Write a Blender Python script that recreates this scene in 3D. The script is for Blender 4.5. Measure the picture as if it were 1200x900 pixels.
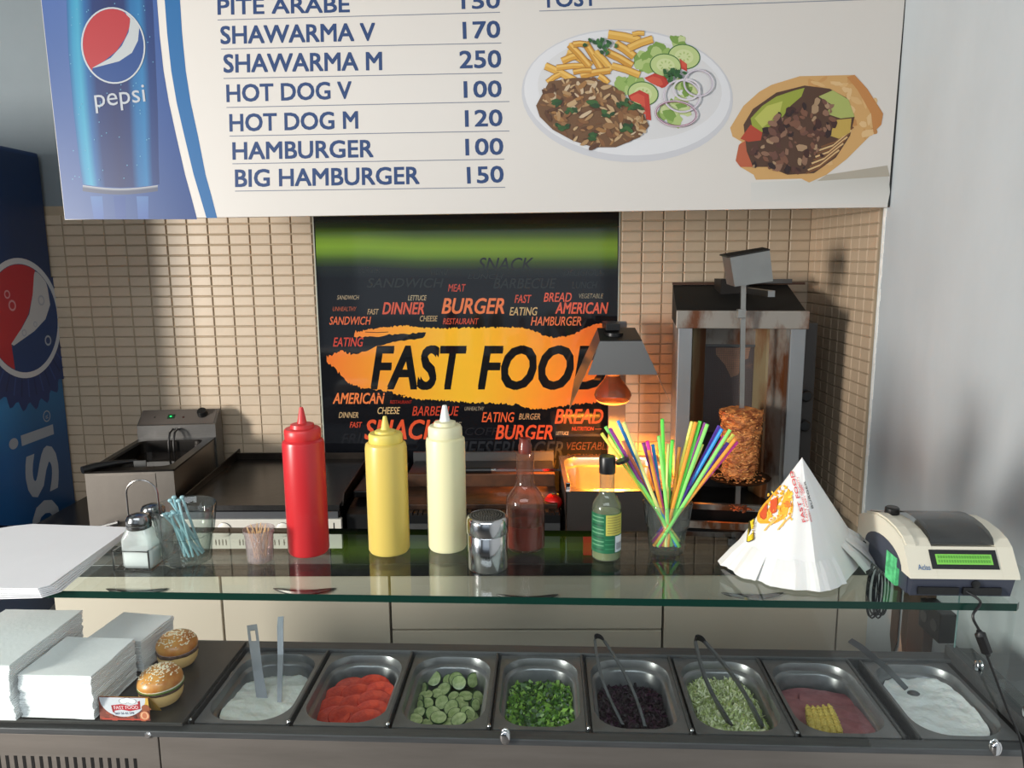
import bpy, bmesh, math, random
from mathutils import Vector, Matrix, noise
random.seed(7)
PI = math.pi
sc = bpy.context.scene
for o in list(bpy.data.objects): bpy.data.objects.remove(o)
COL = sc.collection

# ------------------------------------------------------------------ camera
FP, PITCH, YAW, ROLL = 880.0, math.atan(147/880.0), math.radians(2.7), .0075
CAM = Vector((0, 0, 1.67))
FW = Vector((-math.sin(YAW)*math.cos(PITCH), math.cos(YAW)*math.cos(PITCH), -math.sin(PITCH)))
_r = FW.cross(Vector((0, 0, 1))).normalized(); _u = _r.cross(FW)
RT = math.cos(ROLL)*_r - math.sin(ROLL)*_u
UP = math.sin(ROLL)*_r + math.cos(ROLL)*_u
cd = bpy.data.cameras.new('camera'); cam = bpy.data.objects.new('camera', cd); COL.objects.link(cam)
cd.sensor_fit = 'HORIZONTAL'; cd.sensor_width = 36; cd.lens = FP/1200*36; cd.clip_start = .02
cam.matrix_world = Matrix(((RT.x, UP.x, -FW.x, CAM.x), (RT.y, UP.y, -FW.y, CAM.y), (RT.z, UP.z, -FW.z, CAM.z), (0, 0, 0, 1)))
sc.camera = cam

# ------------------------------------------------------------------ world, lights, exposure
w = bpy.data.worlds.new('world'); sc.world = w; w.use_nodes = True
w.node_tree.nodes['Background'].inputs[0].default_value = (.72, .86, 1, 1)
w.node_tree.nodes['Background'].inputs[1].default_value = 1.0
sc.view_settings.view_transform = 'Standard'; sc.view_settings.look = 'None'
sc.view_settings.exposure = -1.15; sc.view_settings.gamma = 1; sc.view_settings.use_curve_mapping = False

def area(name, loc, aim, sx, sy, power, col, spread=180):
    d = bpy.data.lights.new(name, 'AREA'); d.shape = 'RECTANGLE'; d.size = sx; d.size_y = sy
    d.energy = power; d.color = col; d.spread = math.radians(spread)
    o = bpy.data.objects.new(name, d); COL.objects.link(o); o.location = loc
    o.rotation_euler = (Vector(aim)-Vector(loc)).to_track_quat('-Z', 'Y').to_euler()
    return o
area('doorway_daylight', (-3.35, -.75, 1.62), (0, 2.3, 1.35), .55, .95, 410, (1, .95, .87))
area('side_fill', (-3.3, -2.1, 1.9), (.9, .9, 1.3), 1.9, 1.8, 30, (.80, .91, 1))  # soft bluish fill added from the left to brighten the right wall
area('overhead_fill', (-.3, -1.0, 2.93), (-.4, .9, 1.0), 3.0, 1.1, 66, (.86, .94, 1), 120)  # unseen overhead fill, added to brighten the counter and paper tops
area('shopfront_daylight', (.0, -3.6, 1.9), (0, 2, 1.2), 3.6, 1.8, 13, (.86, .93, 1))

# ------------------------------------------------------------------ frames and pixel helper
BA = math.radians(2.0)
class Frame:
    def __init__(s, a, oy): s.a = a; s.M = Matrix.Translation((0, oy, 0)) @ Matrix.Rotation(a, 4, 'Z') @ Matrix.Translation((0, -oy, 0)); s.I = s.M.inverted()
    def _ray(s, x, y):
        r = FW + RT*((x-600)/FP) - UP*((y-450)/FP); c = s.I @ CAM; return c, (s.I.to_3x3() @ r)
    def Y(s, x, y, Y): c, r = s._ray(x, y); return c + r*((Y-c.y)/r.y)
    def X(s, x, y, X): c, r = s._ray(x, y); return c + r*((X-c.x)/r.x)
    def Z(s, x, y, Z): c, r = s._ray(x, y); return c + r*((Z-c.z)/r.z)
    def P(s, x, y, p, n): c, r = s._ray(x, y); return c + r*((Vector(p)-c).dot(n)/r.dot(n))
K = Frame(BA, 2.65)      # kitchen frame: back wall at Y = 2.65, turned 2 degrees from the counter
D = Frame(0, 0)          # display counter frame = world

# ------------------------------------------------------------------ materials
def lin(c):
    c = c/255.0; return c/12.92 if c <= .04045 else ((c+.055)/1.055)**2.4
def C3(c): return (lin(c[0]), lin(c[1]), lin(c[2]), 1)
MATS = {}
def mat(name, col=(200, 200, 200), rough=.5, metal=0, var=0, vs=8, col2=None, bump=0, bs=60, stretch=None, coat=0, emit=None, es=0, ior=None, sss=0, thr=None, spec=None, alpha=None, vcol=False):
    if name in MATS: return MATS[name]
    m = bpy.data.materials.new(name); m.use_nodes = True; nt = m.node_tree; b = nt.nodes['Principled BSDF']
    b.inputs['Base Color'].default_value = C3(col); b.inputs['Roughness'].default_value = rough; b.inputs['Metallic'].default_value = metal
    if coat: b.inputs['Coat Weight'].default_value = coat; b.inputs['Coat Roughness'].default_value = .08
    if ior: b.inputs['IOR'].default_value = ior
    if spec is not None: b.inputs['Specular IOR Level'].default_value = spec
    if sss: b.inputs['Subsurface Weight'].default_value = sss; b.inputs['Subsurface Radius'].default_value = (.02, .01, .006); b.inputs['Subsurface Scale'].default_value = 1
    if emit: b.inputs['Emission Color'].default_value = C3(emit); b.inputs['Emission Strength'].default_value = es
    if alpha is not None: b.inputs['Alpha'].default_value = alpha
    N = nt.nodes.new; L = nt.links.new
    if vcol:
        a = N('ShaderNodeAttribute'); a.attribute_name = 'Col'; L(a.outputs['Color'], b.inputs['Base Color'])
    if var or col2 or bump:
        tc = N('ShaderNodeTexCoord'); mp = N('ShaderNodeMapping'); L(tc.outputs['Object'], mp.inputs[0])
        if stretch: mp.inputs['Scale'].default_value = stretch
    if (var or col2) and not vcol:
        n = N('ShaderNodeTexNoise'); n.inputs['Scale'].default_value = vs; n.inputs['Detail'].default_value = 6; n.inputs['Roughness'].default_value = .6
        L(mp.outputs[0], n.inputs[0]); cr = N('ShaderNodeValToRGB'); L(n.outputs[0], cr.inputs[0])
        c = C3(col); d = C3(col2) if col2 else tuple(v*(1-var) for v in c[:3])+(1,)
        lo, hi = thr or (.35, .65)
        cr.color_ramp.elements[0].position = lo; cr.color_ramp.elements[1].position = hi
        cr.color_ramp.elements[0].color = d; cr.color_ramp.elements[1].color = c
        L(cr.outputs[0], b.inputs['Base Color'])
    if bump:
        n2 = N('ShaderNodeTexNoise'); n2.inputs['Scale'].default_value = bs; n2.inputs['Detail'].default_value = 4
        L(mp.outputs[0], n2.inputs[0]); bp = N('ShaderNodeBump'); bp.inputs['Strength'].default_value = bump; bp.inputs['Distance'].default_value = .01
        L(n2.outputs[0], bp.inputs['Height']); L(bp.outputs[0], b.inputs['Normal'])
    MATS[name] = m; return m

def glass(name, tint=(250, 255, 252), edge=(200, 215, 210), rough=.0, ior=1.5, diff=None, dw=0):
    """clear thin-walled glass: see-through body, Fresnel reflection, denser colour where looked at edge-on"""
    if name in MATS: return MATS[name]
    m = bpy.data.materials.new(name); m.use_nodes = True; nt = m.node_tree; nt.nodes.clear(); N = nt.nodes.new; L = nt.links.new
    out = N('ShaderNodeOutputMaterial'); mix = N('ShaderNodeMixShader'); tr = N('ShaderNodeBsdfTransparent'); gl = N('ShaderNodeBsdfGlossy')
    fr = N('ShaderNodeFresnel'); fr.inputs['IOR'].default_value = ior; gl.inputs['Roughness'].default_value = rough
    lw = N('ShaderNodeLayerWeight'); lw.inputs[0].default_value = .25
    mc = N('ShaderNodeMix'); mc.data_type = 'RGBA'; mc.inputs[6].default_value = C3(tint); mc.inputs[7].default_value = C3(edge)
    L(lw.outputs['Facing'], mc.inputs[0]); L(mc.outputs[2], tr.inputs[0])
    L(fr.outputs[0], mix.inputs[0]); L(gl.outputs[0], mix.inputs[2])
    ge = N('ShaderNodeNewGeometry'); mi = N('ShaderNodeMix'); mi.inputs[2].default_value = ior; mi.inputs[3].default_value = 1/ior   # same reflection from either side of the sheet
    L(ge.outputs['Backfacing'], mi.inputs[0]); L(mi.outputs[0], fr.inputs['IOR'])
    if diff:
        df = N('ShaderNodeBsdfPrincipled'); df.inputs['Base Color'].default_value = C3(diff); df.inputs['Roughness'].default_value = .4
        m2 = N('ShaderNodeMixShader'); m2.inputs[0].default_value = dw; L(tr.outputs[0], m2.inputs[1]); L(df.outputs[0], m2.inputs[2]); L(m2.outputs[0], mix.inputs[1])
    else: L(tr.outputs[0], mix.inputs[1])
    L(mix.outputs[0], out.inputs[0]); MATS[name] = m; return m

steel = mat('brushed_steel', (140, 137, 134), .3, .9, var=.12, vs=30, bump=.03, bs=120, stretch=(1, 1, 12))
steel_h = mat('brushed_steel_counter', (96, 98, 100), .42, .6, var=.2, vs=14, bump=.04, bs=150, stretch=(1, 12, 12))
steel_front = mat('counter_front_steel', (150, 143, 137), .48, .85, var=.15, vs=5, bump=.02, bs=150, stretch=(1, 8, 8))
steel_dark = mat('dull_grey_steel', (92, 92, 92), .45, .6, var=.25, vs=9)
chrome = mat('polished_chrome', (215, 215, 218), .1, 1)
pan_steel = mat('pan_steel', (136, 138, 140), .34, .72, var=.15, vs=25)
black = mat('black_plastic', (18, 18, 19), .35)
black_metal = mat('greasy_black_metal', (24, 22, 21), .32, .4, var=.5, vs=12, bump=.1, bs=30)
white_paint = mat('white_steel_panel', (216, 212, 202), .35, .2)
lacquer = mat('cream_lacquer', (206, 196, 180), .3, coat=.3)
stone = mat('black_worktop_stone', (46, 46, 47), .25, var=.35, vs=60)
plaster = mat('grey_white_plaster', (190, 197, 202), .75, var=.10, vs=4, bump=.12, bs=25, stretch=(1, 1, .45), thr=(.3, .7))
plaster_edge = mat('chipped_plaster_edge', (250, 250, 247), .7, var=.1, vs=60, bump=.5, bs=90)
wall_paint = mat('blue_grey_wall_paint', (128, 138, 144), .8, var=.08, vs=3)
ceil_m = mat('ceiling_paint', (150, 152, 152), .85)
floor_m = mat('floor_concrete', (105, 100, 95), .6, var=.2, vs=6)
grout = mat('tile_grout', (172, 154, 130), .8, var=.1, vs=20)
tile_m = mat('beige_stone_tile', (196, 176, 152), .42, var=.10, vs=14, bump=.06, bs=120)
tile_s = mat('beige_side_tile', (196, 172, 146), .45, var=.08, vs=14, bump=.06, bs=120)
print_m = mat('printed_sheet', (255, 255, 255), .42, vcol=True, spec=.4)
print_gloss = mat('printed_glass', (255, 255, 255), .06, vcol=True, spec=.6)
napkin_m = mat('white_paper_napkin', (252, 253, 255), .9, bump=.04, bs=90)
paper_m = mat('white_paper', (246, 246, 248), .7, var=.03, vs=8, sss=0)
GL = glass('clear_glass', (252, 255, 254), (205, 214, 212))
GLs = glass('shelf_glass', (251, 255, 253), (240, 250, 246), ior=1.5)
GLedge = mat('shelf_glass_edge', (10, 46, 38), .22, spec=.35)

# ------------------------------------------------------------------ object building
def setp(o, label=None, cat=None, group=None, kind=None):
    if label: o['label'] = label
    if cat: o['category'] = cat
    if group: o['group'] = group
    if kind: o['kind'] = kind
    return o
ORG = {}
def thing(name, label, cat, loc=(0, 0, 0), rz=0, fr=D, group=None, kind=None):
    o = bpy.data.objects.new(name, None); COL.objects.link(o); o.empty_display_size = .02
    o.matrix_world = fr.M @ Matrix.Translation(loc) @ Matrix.Rotation(rz, 4, 'Z')
    ORG[o.name] = (Vector(loc), rz)
    return setp(o, label, cat, group, kind)
class MB:
    """collects shapes, all in frame coordinates, and links them as one mesh object"""
    def __init__(s): s.bm = bmesh.new()
    def add(s, vs, fs, smooth=False):
        v = [s.bm.verts.new(p) for p in vs]
        for f in fs:
            try: q = s.bm.faces.new([v[i] for i in f]); q.smooth = smooth
            except ValueError: pass
        return v
    def box(s, x0, x1, y0, y1, z0, z1, bev=0, T=None):
        x0, x1 = min(x0, x1), max(x0, x1); y0, y1 = min(y0, y1), max(y0, y1); z0, z1 = min(z0, z1), max(z0, z1)
        vs = [Vector((x, y, z)) for x in (x0, x1) for y in (y0, y1) for z in (z0, z1)]
        if T is not None: vs = [T @ v for v in vs]
        if bev:
            b2 = bmesh.new(); v = [b2.verts.new(p) for p in vs]
            for f in ((0, 1, 3, 2), (4, 6, 7, 5), (0, 4, 5, 1), (2, 3, 7, 6), (0, 2, 6, 4), (1, 5, 7, 3)): b2.faces.new([v[i] for i in f])
            bmesh.ops.bevel(b2, geom=b2.edges[:], offset=bev, segments=2, affect='EDGES', profile=.6)
            s.merge(b2); return s
        s.add(vs, ((0, 1, 3, 2), (4, 6, 7, 5), (0, 4, 5, 1), (2, 3, 7, 6), (0, 2, 6, 4), (1, 5, 7, 3))); return s
    def merge(s, b2):
        b2.verts.ensure_lookup_table(); b2.verts.index_update()
        v = [s.bm.verts.new(p.co) for p in b2.verts]
        for f in b2.faces:
            q = s.bm.faces.new([v[p.index] for p in f.verts]); q.smooth = f.smooth
        b2.free()
    def lathe(s, c, prof, seg=32, cap0=True, cap1=True, smooth=True, T=None, sx=1, sy=1):
        n = len(prof); vs = []
        for r, z in prof:
            for k in range(seg):
                a = 2*PI*k/seg; p = Vector((c[0]+r*sx*math.cos(a), c[1]+r*sy*math.sin(a), c[2]+z)); vs.append(T @ p if T is not None else p)
        fs = [(i*seg+k, i*seg+(k+1) % seg, (i+1)*seg+(k+1) % seg, (i+1)*seg+k) for i in range(n-1) for k in range(seg)]
        if cap0 and prof[0][0] > 0: fs.append(tuple(range(seg-1, -1, -1)))
        if cap1 and prof[-1][0] > 0: fs.append(tuple((n-1)*seg+k for k in range(seg)))
        v = s.add(vs, fs, smooth); return s
    def tube(s, pts, r, seg=8, closed=False, flat=1.0, caps=True):
        pts = [Vector(p) for p in pts]; n = len(pts); vs = []; prev = None
        rs = r if isinstance(r, (list, tuple)) else [r]*n
        for i, p in enumerate(pts):
            a = pts[(i-1) % n] if (closed or i > 0) else p; b = pts[(i+1) % n] if (closed or i < n-1) else p
            t = (b-a).normalized()
            if prev is None:
                u = t.cross(Vector((0, 0, 1))); u = u.normalized() if u.length > .05 else Vector((1, 0, 0))
            else: u = (prev - t*prev.dot(t)).normalized()
            prev = u; v = t.cross(u)
            for k in range(seg):
                q = 2*PI*k/seg; vs.append(p + u*rs[i]*math.cos(q) + v*rs[i]*flat*math.sin(q))
        m = n if closed else n-1
        fs = [(i*seg+k, i*seg+(k+1) % seg, ((i+1) % n)*seg+(k+1) % seg, ((i+1) % n)*seg+k) for i in range(m) for k in range(seg)]
        if not closed and caps: fs += [tuple(range(seg-1, -1, -1)), tuple((n-1)*seg+k for k in range(seg))]
        s.add(vs, fs, True); return s
    def loft(s, rings, cap0=False, cap1=True, smooth=True, closed=True):
        n = len(rings[0]); vs = [p for r in rings for p in r]
        m = n if closed else n-1
        fs = [(i*n+k, i*n+(k+1) % n, (i+1)*n+(k+1) % n, (i+1)*n+k) for i in range(len(rings)-1) for k in range(m)]
        if cap0: fs.append(tuple(range(n-1, -1, -1)))
        if cap1: fs.append(tuple((len(rings)-1)*n+k for k in range(n)))
        s.add(vs, fs, smooth); return s
    def prism(s, a, d):
        """polygon a (3D points) pushed along vector d"""
        a = [Vector(p) for p in a]; d = Vector(d); n = len(a)
        s.add(a+[p+d for p in a], [tuple(range(n)), tuple(range(2*n-1, n-1, -1))]+[(i, i+n, (i+1) % n+n, (i+1) % n) for i in range(n)]); return s
    def sphere(s, c, r, sx=1, sy=1, sz=1, seg=16, T=None, nz=0, nf=20):
        prof = [(max(1e-4, math.sin(PI*i/(seg//2))), -math.cos(PI*i/(seg//2))) for i in range(seg//2+1)]
        vs = []
        for q, z in prof:
            for k in range(seg):
                a = 2*PI*k/seg; p = Vector((q*math.cos(a), q*math.sin(a), z))
                rr = r*(1+nz*noise.noise(p*nf/10+Vector(c)*40)) if nz else r
                p = Vector((p.x*sx, p.y*sy, p.z*sz))*rr
                if T is not None: p = T @ p
                vs.append(p+Vector(c))
        n = len(prof)
        s.add(vs, [(i*seg+k, i*seg+(k+1) % seg, (i+1)*seg+(k+1) % seg, (i+1)*seg+k) for i in range(n-1) for k in range(seg)], True); return s
    def build(s, name, m, parent=None, fr=D, loc=None, label=None, cat=None, group=None, kind=None, weld=True, flat=False, org=None):
        me = bpy.data.meshes.new(name)
        if weld: bmesh.ops.remove_doubles(s.bm, verts=s.bm.verts[:], dist=1e-6)
        bmesh.ops.recalc_face_normals(s.bm, faces=s.bm.faces[:])
        for e in s.bm.edges:
            if len(e.link_faces) == 2 and e.calc_face_angle(0) > .62: e.smooth = False
        if parent is not None and parent.name in ORG and org is None: L, rz = ORG[parent.name]
        else: L, rz = Vector(org or loc or (0, 0, 0)), 0
        T = Matrix.Rotation(-rz, 4, 'Z') @ Matrix.Translation(-L)
        s.bm.transform(T); s.bm.to_mesh(me); s.bm.free()
        for mm in (m if isinstance(m, (list, tuple)) else [m]): me.materials.append(mm)
        o = bpy.data.objects.new(name, me); COL.objects.link(o)
        if parent is not None: o.parent = parent; ORG[o.name] = ORG.get(parent.name, (L, rz))
        else: o.matrix_world = fr.M @ Matrix.Translation(L); ORG[o.name] = (L, 0)
        return setp(o, label, cat, group, kind)
def rotm(c, ang, ax): return Matrix.Translation(c) @ Matrix.Rotation(ang, 4, ax) @ Matrix.Translation(-Vector(c))

# flat print: polygons with colours, each a hair in front of the last
_tc = {}
def glyphs(txt, bold=0, shear=0):
    k = (txt, bold, shear)
    if k not in _tc:
        cu = bpy.data.curves.new('t', 'FONT'); cu.body = txt; cu.offset = bold; cu.shear = shear; cu.resolution_u = 3
        ob = bpy.data.objects.new('t', cu); COL.objects.link(ob)
        me = bpy.data.meshes.new_from_object(ob.evaluated_get(bpy.context.evaluated_depsgraph_get()))
        vs = [(v.co.x, v.co.y) for v in me.vertices]; fs = [tuple(p.vertices) for p in me.polygons]
        bpy.data.objects.remove(ob); bpy.data.curves.remove(cu); bpy.data.meshes.remove(me)
        x0 = min(v[0] for v in vs); x1 = max(v[0] for v in vs); y0 = min(v[1] for v in vs); y1 = max(v[1] for v in vs)
        _tc[k] = ([((x-x0)/(x1-x0), (y-y0)/(y1-y0)) for x, y in vs], fs, (x1-x0)/(y1-y0))
    return _tc[k]
class Art:
    def __init__(s, to3, nrm, base=.0004, step=.000015): s.to3 = to3; s.n = Vector(nrm).normalized(); s.d = base; s.step = step; s.v = []; s.f = []; s.c = []
    def _p(s, p): return s.to3(p)+s.n*s.d
    def poly(s, pts, col):
        i = len(s.v); s.v += [s._p(p) for p in pts]; s.f.append(tuple(range(i, i+len(pts))))
        cs = col if isinstance(col, list) else [col]*len(pts); s.c.append([C3(c) for c in cs]); s.d += s.step
    def mesh(s, pts, fs, col, colf=None):
        i = len(s.v); s.v += [s._p(p) for p in pts]
        for f in fs:
            s.f.append(tuple(i+k for k in f)); s.c.append([C3(colf(pts[k]) if colf else col) for k in f])
        s.d += s.step
    def ell(s, c, rx, ry, col, n=28, rot=0, jag=0, a0=0, a1=2*PI):
        pts = []
        for k in range(n):
            a = a0+(a1-a0)*k/(n if a1-a0 >= 2*PI-.01 else n-1); j = 1+jag*(random.random()-.5)*2
            x, y = rx*j*math.cos(a), ry*j*math.sin(a)
            pts.append((c[0]+x*math.cos(rot)-y*math.sin(rot), c[1]+x*math.sin(rot)+y*math.cos(rot)))
        s.poly(pts, col)
    def ring(s, c, rx, ry, wd, col, n=36, rot=0, a0=0, a1=2*PI):
        pts = []
        for k in range(n+1):
            a = a0+(a1-a0)*k/n
            for q in (0, wd):
                x, y = (rx-q)*math.cos(a), (ry-q)*math.sin(a)
                pts.append((c[0]+x*math.cos(rot)-y*math.sin(rot), c[1]+x*math.sin(rot)+y*math.cos(rot)))
        s.mesh(pts, [(2*k, 2*k+2, 2*k+3, 2*k+1) for k in range(n)], col)
    def path(s, pts, wd, col):
        q = []
        for i, p in enumerate(pts):
            a = pts[max(0, i-1)]; b = pts[min(len(pts)-1, i+1)]; dx, dy = b[0]-a[0], b[1]-a[1]; l = math.hypot(dx, dy) or 1
            q += [(p[0]-dy/l*wd/2, p[1]+dx/l*wd/2), (p[0]+dy/l*wd/2, p[1]-dx/l*wd/2)]
        s.mesh(q, [(2*k, 2*k+2, 2*k+3, 2*k+1) for k in range(len(pts)-1)], col)
    def text(s, txt, p0, p1, h, col, bold=.02, shear=0):
        """p0, p1: the two ends of the lower edge, h: height, all in art coordinates (y down)"""
        vs, fs, _ = glyphs(txt, 0, shear)
        dx, dy = p1[0]-p0[0], p1[1]-p0[1]; l = math.hypot(dx, dy); nx, ny = dy/l, -dx/l
        e = bold*abs(h)*1.0; q = abs(h) if not e else abs(h)
        for ox, oy in (((0, 0),) if not e else ((-e, -e), (e, -e), (-e, e), (e, e))):   # heavier strokes: the same word struck four times, shifted by a hair
            s.mesh([(p0[0]+e*dx/l+(dx-2*e*dx/l)*x+nx*h*y+ox*dx/l+oy*nx, p0[1]+dy*x+ny*h*y+ox*dy/l+oy*ny) for x, y in vs], fs, col)
    k = 1.0
    def build(s, name, m, parent, label=None):
        me = bpy.data.meshes.new(name); L, rz = ORG[parent.name]
        T = Matrix.Rotation(-rz, 4, 'Z') @ Matrix.Translation(-L)
        me.from_pydata([T @ v for v in s.v], [], s.f); at = me.color_attributes.new('Col', 'FLOAT_COLOR', 'CORNER')
        i = 0
        for f in s.c:
            for c in f: at.data[i].color = (c[0]*s.k, c[1]*s.k, c[2]*s.k, 1); i += 1
        me.materials.append(m); o = bpy.data.objects.new(name, me); COL.objects.link(o); o.parent = parent; ORG[o.name] = ORG[parent.name]
        return setp(o, label)

# ================================================================== the setting
def struct(name, mb, m, fr=K, org=(0, 0, 0), label=None): return mb.build(name, m, None, fr, org=org, kind='structure', label=label)
WX, WF = .914, 2.145      # right wall plane, front edge of its tiling
wb = struct('wall_back', MB().box(-3.7, 1.1, 2.65, 2.78, 0, 3.0), wall_paint)
wr = struct('wall_right', MB().box(WX, 1.10, 2.09, 2.65, 0, 3.0).box(.8925, 1.10, -4.0, 2.0895, 0, 3.0), plaster)
struct('floor', MB().box(-3.8, 1.1, -4.2, 2.8, -.1, 0), floor_m)
struct('ceiling', MB().box(-3.8, 1.1, -4.2, 2.8, 3.0, 3.1), ceil_m)
wl = struct('wall_left', MB().box(-3.8, -3.7, .2, 2.65, 0, 3).box(-3.8, -3.7, -4, -1.7, 0, 3).box(-3.8, -3.7, -1.7, .2, 2.4, 3), wall_paint)
struct('wall_front', MB().box(-3.8, 1.1, -4.1, -4.0, 0, .5).box(-3.8, 1.1, -4.1, -4.0, 2.8, 3).box(-3.8, -2.6, -4.1, -4.0, .5, 2.8), wall_paint)
# grout beds with the tiles on them
TL, TR = -1.755, -.808
MB().box(TL, TR, 2.644, 2.6502, .80, 1.86).build('grout_bed', grout, wb)
MB().box(.252, WX, 2.644, 2.6502, .80, 1.86).build('grout_bed', grout, wb)
MB().box(WX-.006, WX+.0002, WF, 2.644, .80, 1.86).build('grout_bed', grout, wr)
def tile_mesh(name, wd, ht, m):
    b = MB(); t = .0055; r0 = [(-wd/2, 0, -ht/2), (wd/2, 0, -ht/2), (wd/2, 0, ht/2), (-wd/2, 0, ht/2)]
    rr = [[Vector((x-math.copysign(q, x), -y, z-math.copysign(q, z))) for x, _, z in r0] for q, y in ((0, -.002), (0, t*.5), (.0009, t*.85), (.0022, t))]
    b.loft(rr, cap0=False, cap1=True, smooth=False)
    me = bpy.data.meshes.new(name); bmesh.ops.recalc_face_normals(b.bm, faces=b.bm.faces[:]); b.bm.to_mesh(me); b.bm.free(); me.materials.append(m); return me
PU, PV = .0722, .03542
tm = tile_mesh('tile', PU-.0042, PV-.0040, tile_m)
def place_tile(me, par, loc, rz):
    o = bpy.data.objects.new('tile', me); COL.objects.link(o); o.parent = par; o.location = loc
    o.rotation_euler = (random.gauss(0, .006), random.gauss(0, .0015), rz+random.gauss(0, .006)); return o
spots = []
for j in range(29):
    z = 1.795-PV*(j-.5)
    for i in range(13): spots.append((TR-.004-PU*(i+.5), z, j))
    for i in range(9): spots.append((.256+PU*(i+.5), z, j))
def seen(s):
    x, z, j = s
    if x < 0: return (0 if j <= 21 else 2) if x > -1.69 else 1.2
    if x < .40: return 0 if j <= 19 else 1.5
    return 0 if j <= 6 else 1.8
spots.sort(key=seen); rest = MB()
for n, (x, z, j) in enumerate(spots):
    if n < 300: place_tile(tm, wb, (x, 2.6445, z), 0)
    else: rest.box(x-PU/2+.0021, x+PU/2-.0021, 2.6392, 2.6445, z-PV/2+.002, z+PV/2-.002)
rest.build('tile_field', tile_m, wb, kind='stuff')
STW = (2.640-WF)/9
ts = tile_mesh('side_tile', STW-.003, PV-.0032, tile_s)
for j in range(27):
    for i in range(9): place_tile(ts, wr, (WX-.0058, WF+STW*(i+.5), 1.795-PV*(j-.5)), -PI/2)
# ragged pale plaster strip along the front end of the side tiling
b = MB(); n = 90
for k in range(n):
    z0 = .5+1.45*k/n; z1 = .5+1.45*(k+1)/n; e = .002+.005*noise.noise(Vector((0, 0, z0*30)))
    b.box(.8915, .9135, 2.083-e, 2.094, z0, z1)
struct('trim_1', b, plaster_edge, label='ragged pale plaster strip ending the side wall tiles')

# ================================================================== menu board over the kitchen
BY = 2.06
bl, br = K.Y(76, 257.5, BY), K.Y(1040.7, 242.7, BY)
tl_, tr_ = K.Y(48, 0, BY), K.Y(1061, 0, BY)
ext = .45
tl2 = tl_+(tl_-bl).normalized()*ext; tr2 = tr_+(tr_-br).normalized()*ext
t = thing('menu_board', 'long white menu board with blue prices hanging over the kitchen opening', 'sign', ((bl.x+br.x)/2, BY, bl.z), 0, K)
MB().prism([bl, br, tr2, tl2], (0, .028, 0)).build('board', mat('sign_white', (206, 201, 196), .35), t)
MB().prism([p+Vector((0, -.0002, 0)) for p in (br+Vector((-.0015, 0, 0)), br+Vector((.002, 0, 0)), tr2+Vector((.002, 0, 0)), tr2+Vector((-.0015, 0, 0)))], (0, .029, 0)).build('edge_strip', black, t)
for x in (-.9, .5): MB().lathe((x, BY+.014, 2.70), [(.006, 0), (.006, .30)], 10).build('hanger', steel, t)
sg = lambda p: K.Y(p[0], p[1], BY)
SN = (0, -1, 0)
a = Art(sg, SN)
# blue field with the can
def gx(p):   # printed background of the can picture
    k = max(0, min(1, p[1]/258)); j = max(0, min(1, (p[0]-55)/170))
    c0 = (62, 100, 172); c1 = (92, 122, 186); c2 = (52, 92, 168)
    q = abs(j-.25)*1.3; return tuple(int((c1[i]*(1-q)+c2[i]*q)*(1-.12*k)) for i in range(3))
edge = [(179, -60), (183, -20), (184, 0), (187, 40), (191.7, 83), (198, 120), (206.7, 160), (217, 205), (224, 230), (231, 255.5)]
def col_l(y): return 48+28*y/257.5
vs = []; NXX = 8
for (ex, ey) in edge:
    for i in range(NXX+1): vs.append((col_l(ey)+.5+(ex-col_l(ey)-.5)*i/NXX, ey if ey < 255 else 257-.0*i))
a.mesh(vs, [(r*(NXX+1)+i, r*(NXX+1)+i+1, (r+1)*(NXX+1)+i+1, (r+1)*(NXX+1)+i) for r in range(len(edge)-1) for i in range(NXX)], None, gx)
w1 = [13, 10.5, 10, 10, 10, 10, 10.5, 11, 11.5, 12]; w2 = [20, 18, 17, 16.5, 16, 15.5, 15, 13, 12.5, 11.5]
vs = [(p[0]+q, p[1]) for p, x1, x2 in zip(edge, w1, w2) for q in (x1-1, x1+x2)]
a.mesh(vs, [(2*k, 2*k+1, 2*k+3, 2*k+2) for k in range(len(edge)-1)], (40, 118, 184))
# the can: vertical bands across its width
bands = [(0, (50, 110, 170)), (.06, (60, 160, 205)), (.12, (72, 175, 212)), (.2, (40, 110, 175)), (.3, (26, 56, 120)), (.5, (34, 50, 108)), (.66, (30, 56, 118)), (.74, (36, 116, 178)), (.84, (44, 132, 192)), (.92, (28, 66, 132)), (1, (30, 60, 124))]
rows = [(75, 178, -60), (78, 179, 0), (80, 182, 60), (86, 185, 130), (93, 186, 190), (97, 187, 216)]
vs = []; cs = {}
for l, r, y in rows:
    for k, (q, c) in enumerate(bands): vs.append((l+(r-l)*q, y+ (4*math.sin(PI*q) if y > 200 else 0))); cs[vs[-1]] = c
nb = len(bands)
a.mesh(vs, [(r*nb+i, r*nb+i+1, (r+1)*nb+i+1, (r+1)*nb+i) for r in range(len(rows)-1) for i in range(nb-1)], None, lambda p: cs[p])
a.mesh([(97+(88*k/10), 217+q+4*math.sin(PI*k/10)) for k in range(11) for q in (0, 3, 7)], [(3*k+j, 3*k+3+j, 3*k+4+j, 3*k+1+j) for k in range(10) for j in (0, 1)], None, lambda p: (196, 200, 208) if (p[1]-217-4*math.sin(PI*(p[0]-97)/88)) < 2 else (92, 100, 126))
for q in range(3): a.poly([(106+q*27, 230), (120+q*27, 230), (122+q*26, 256.5), (110+q*26, 256.5)], [(90, 130, 190), (90, 130, 190), (76, 108, 178), (76, 108, 178)][0:4] if q != 1 else (62, 92, 160))
for _ in range(70): a.ell((random.uniform(82, 180), random.uniform(0, 212)), .7, .8, (110, 176, 214), 6)
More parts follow.
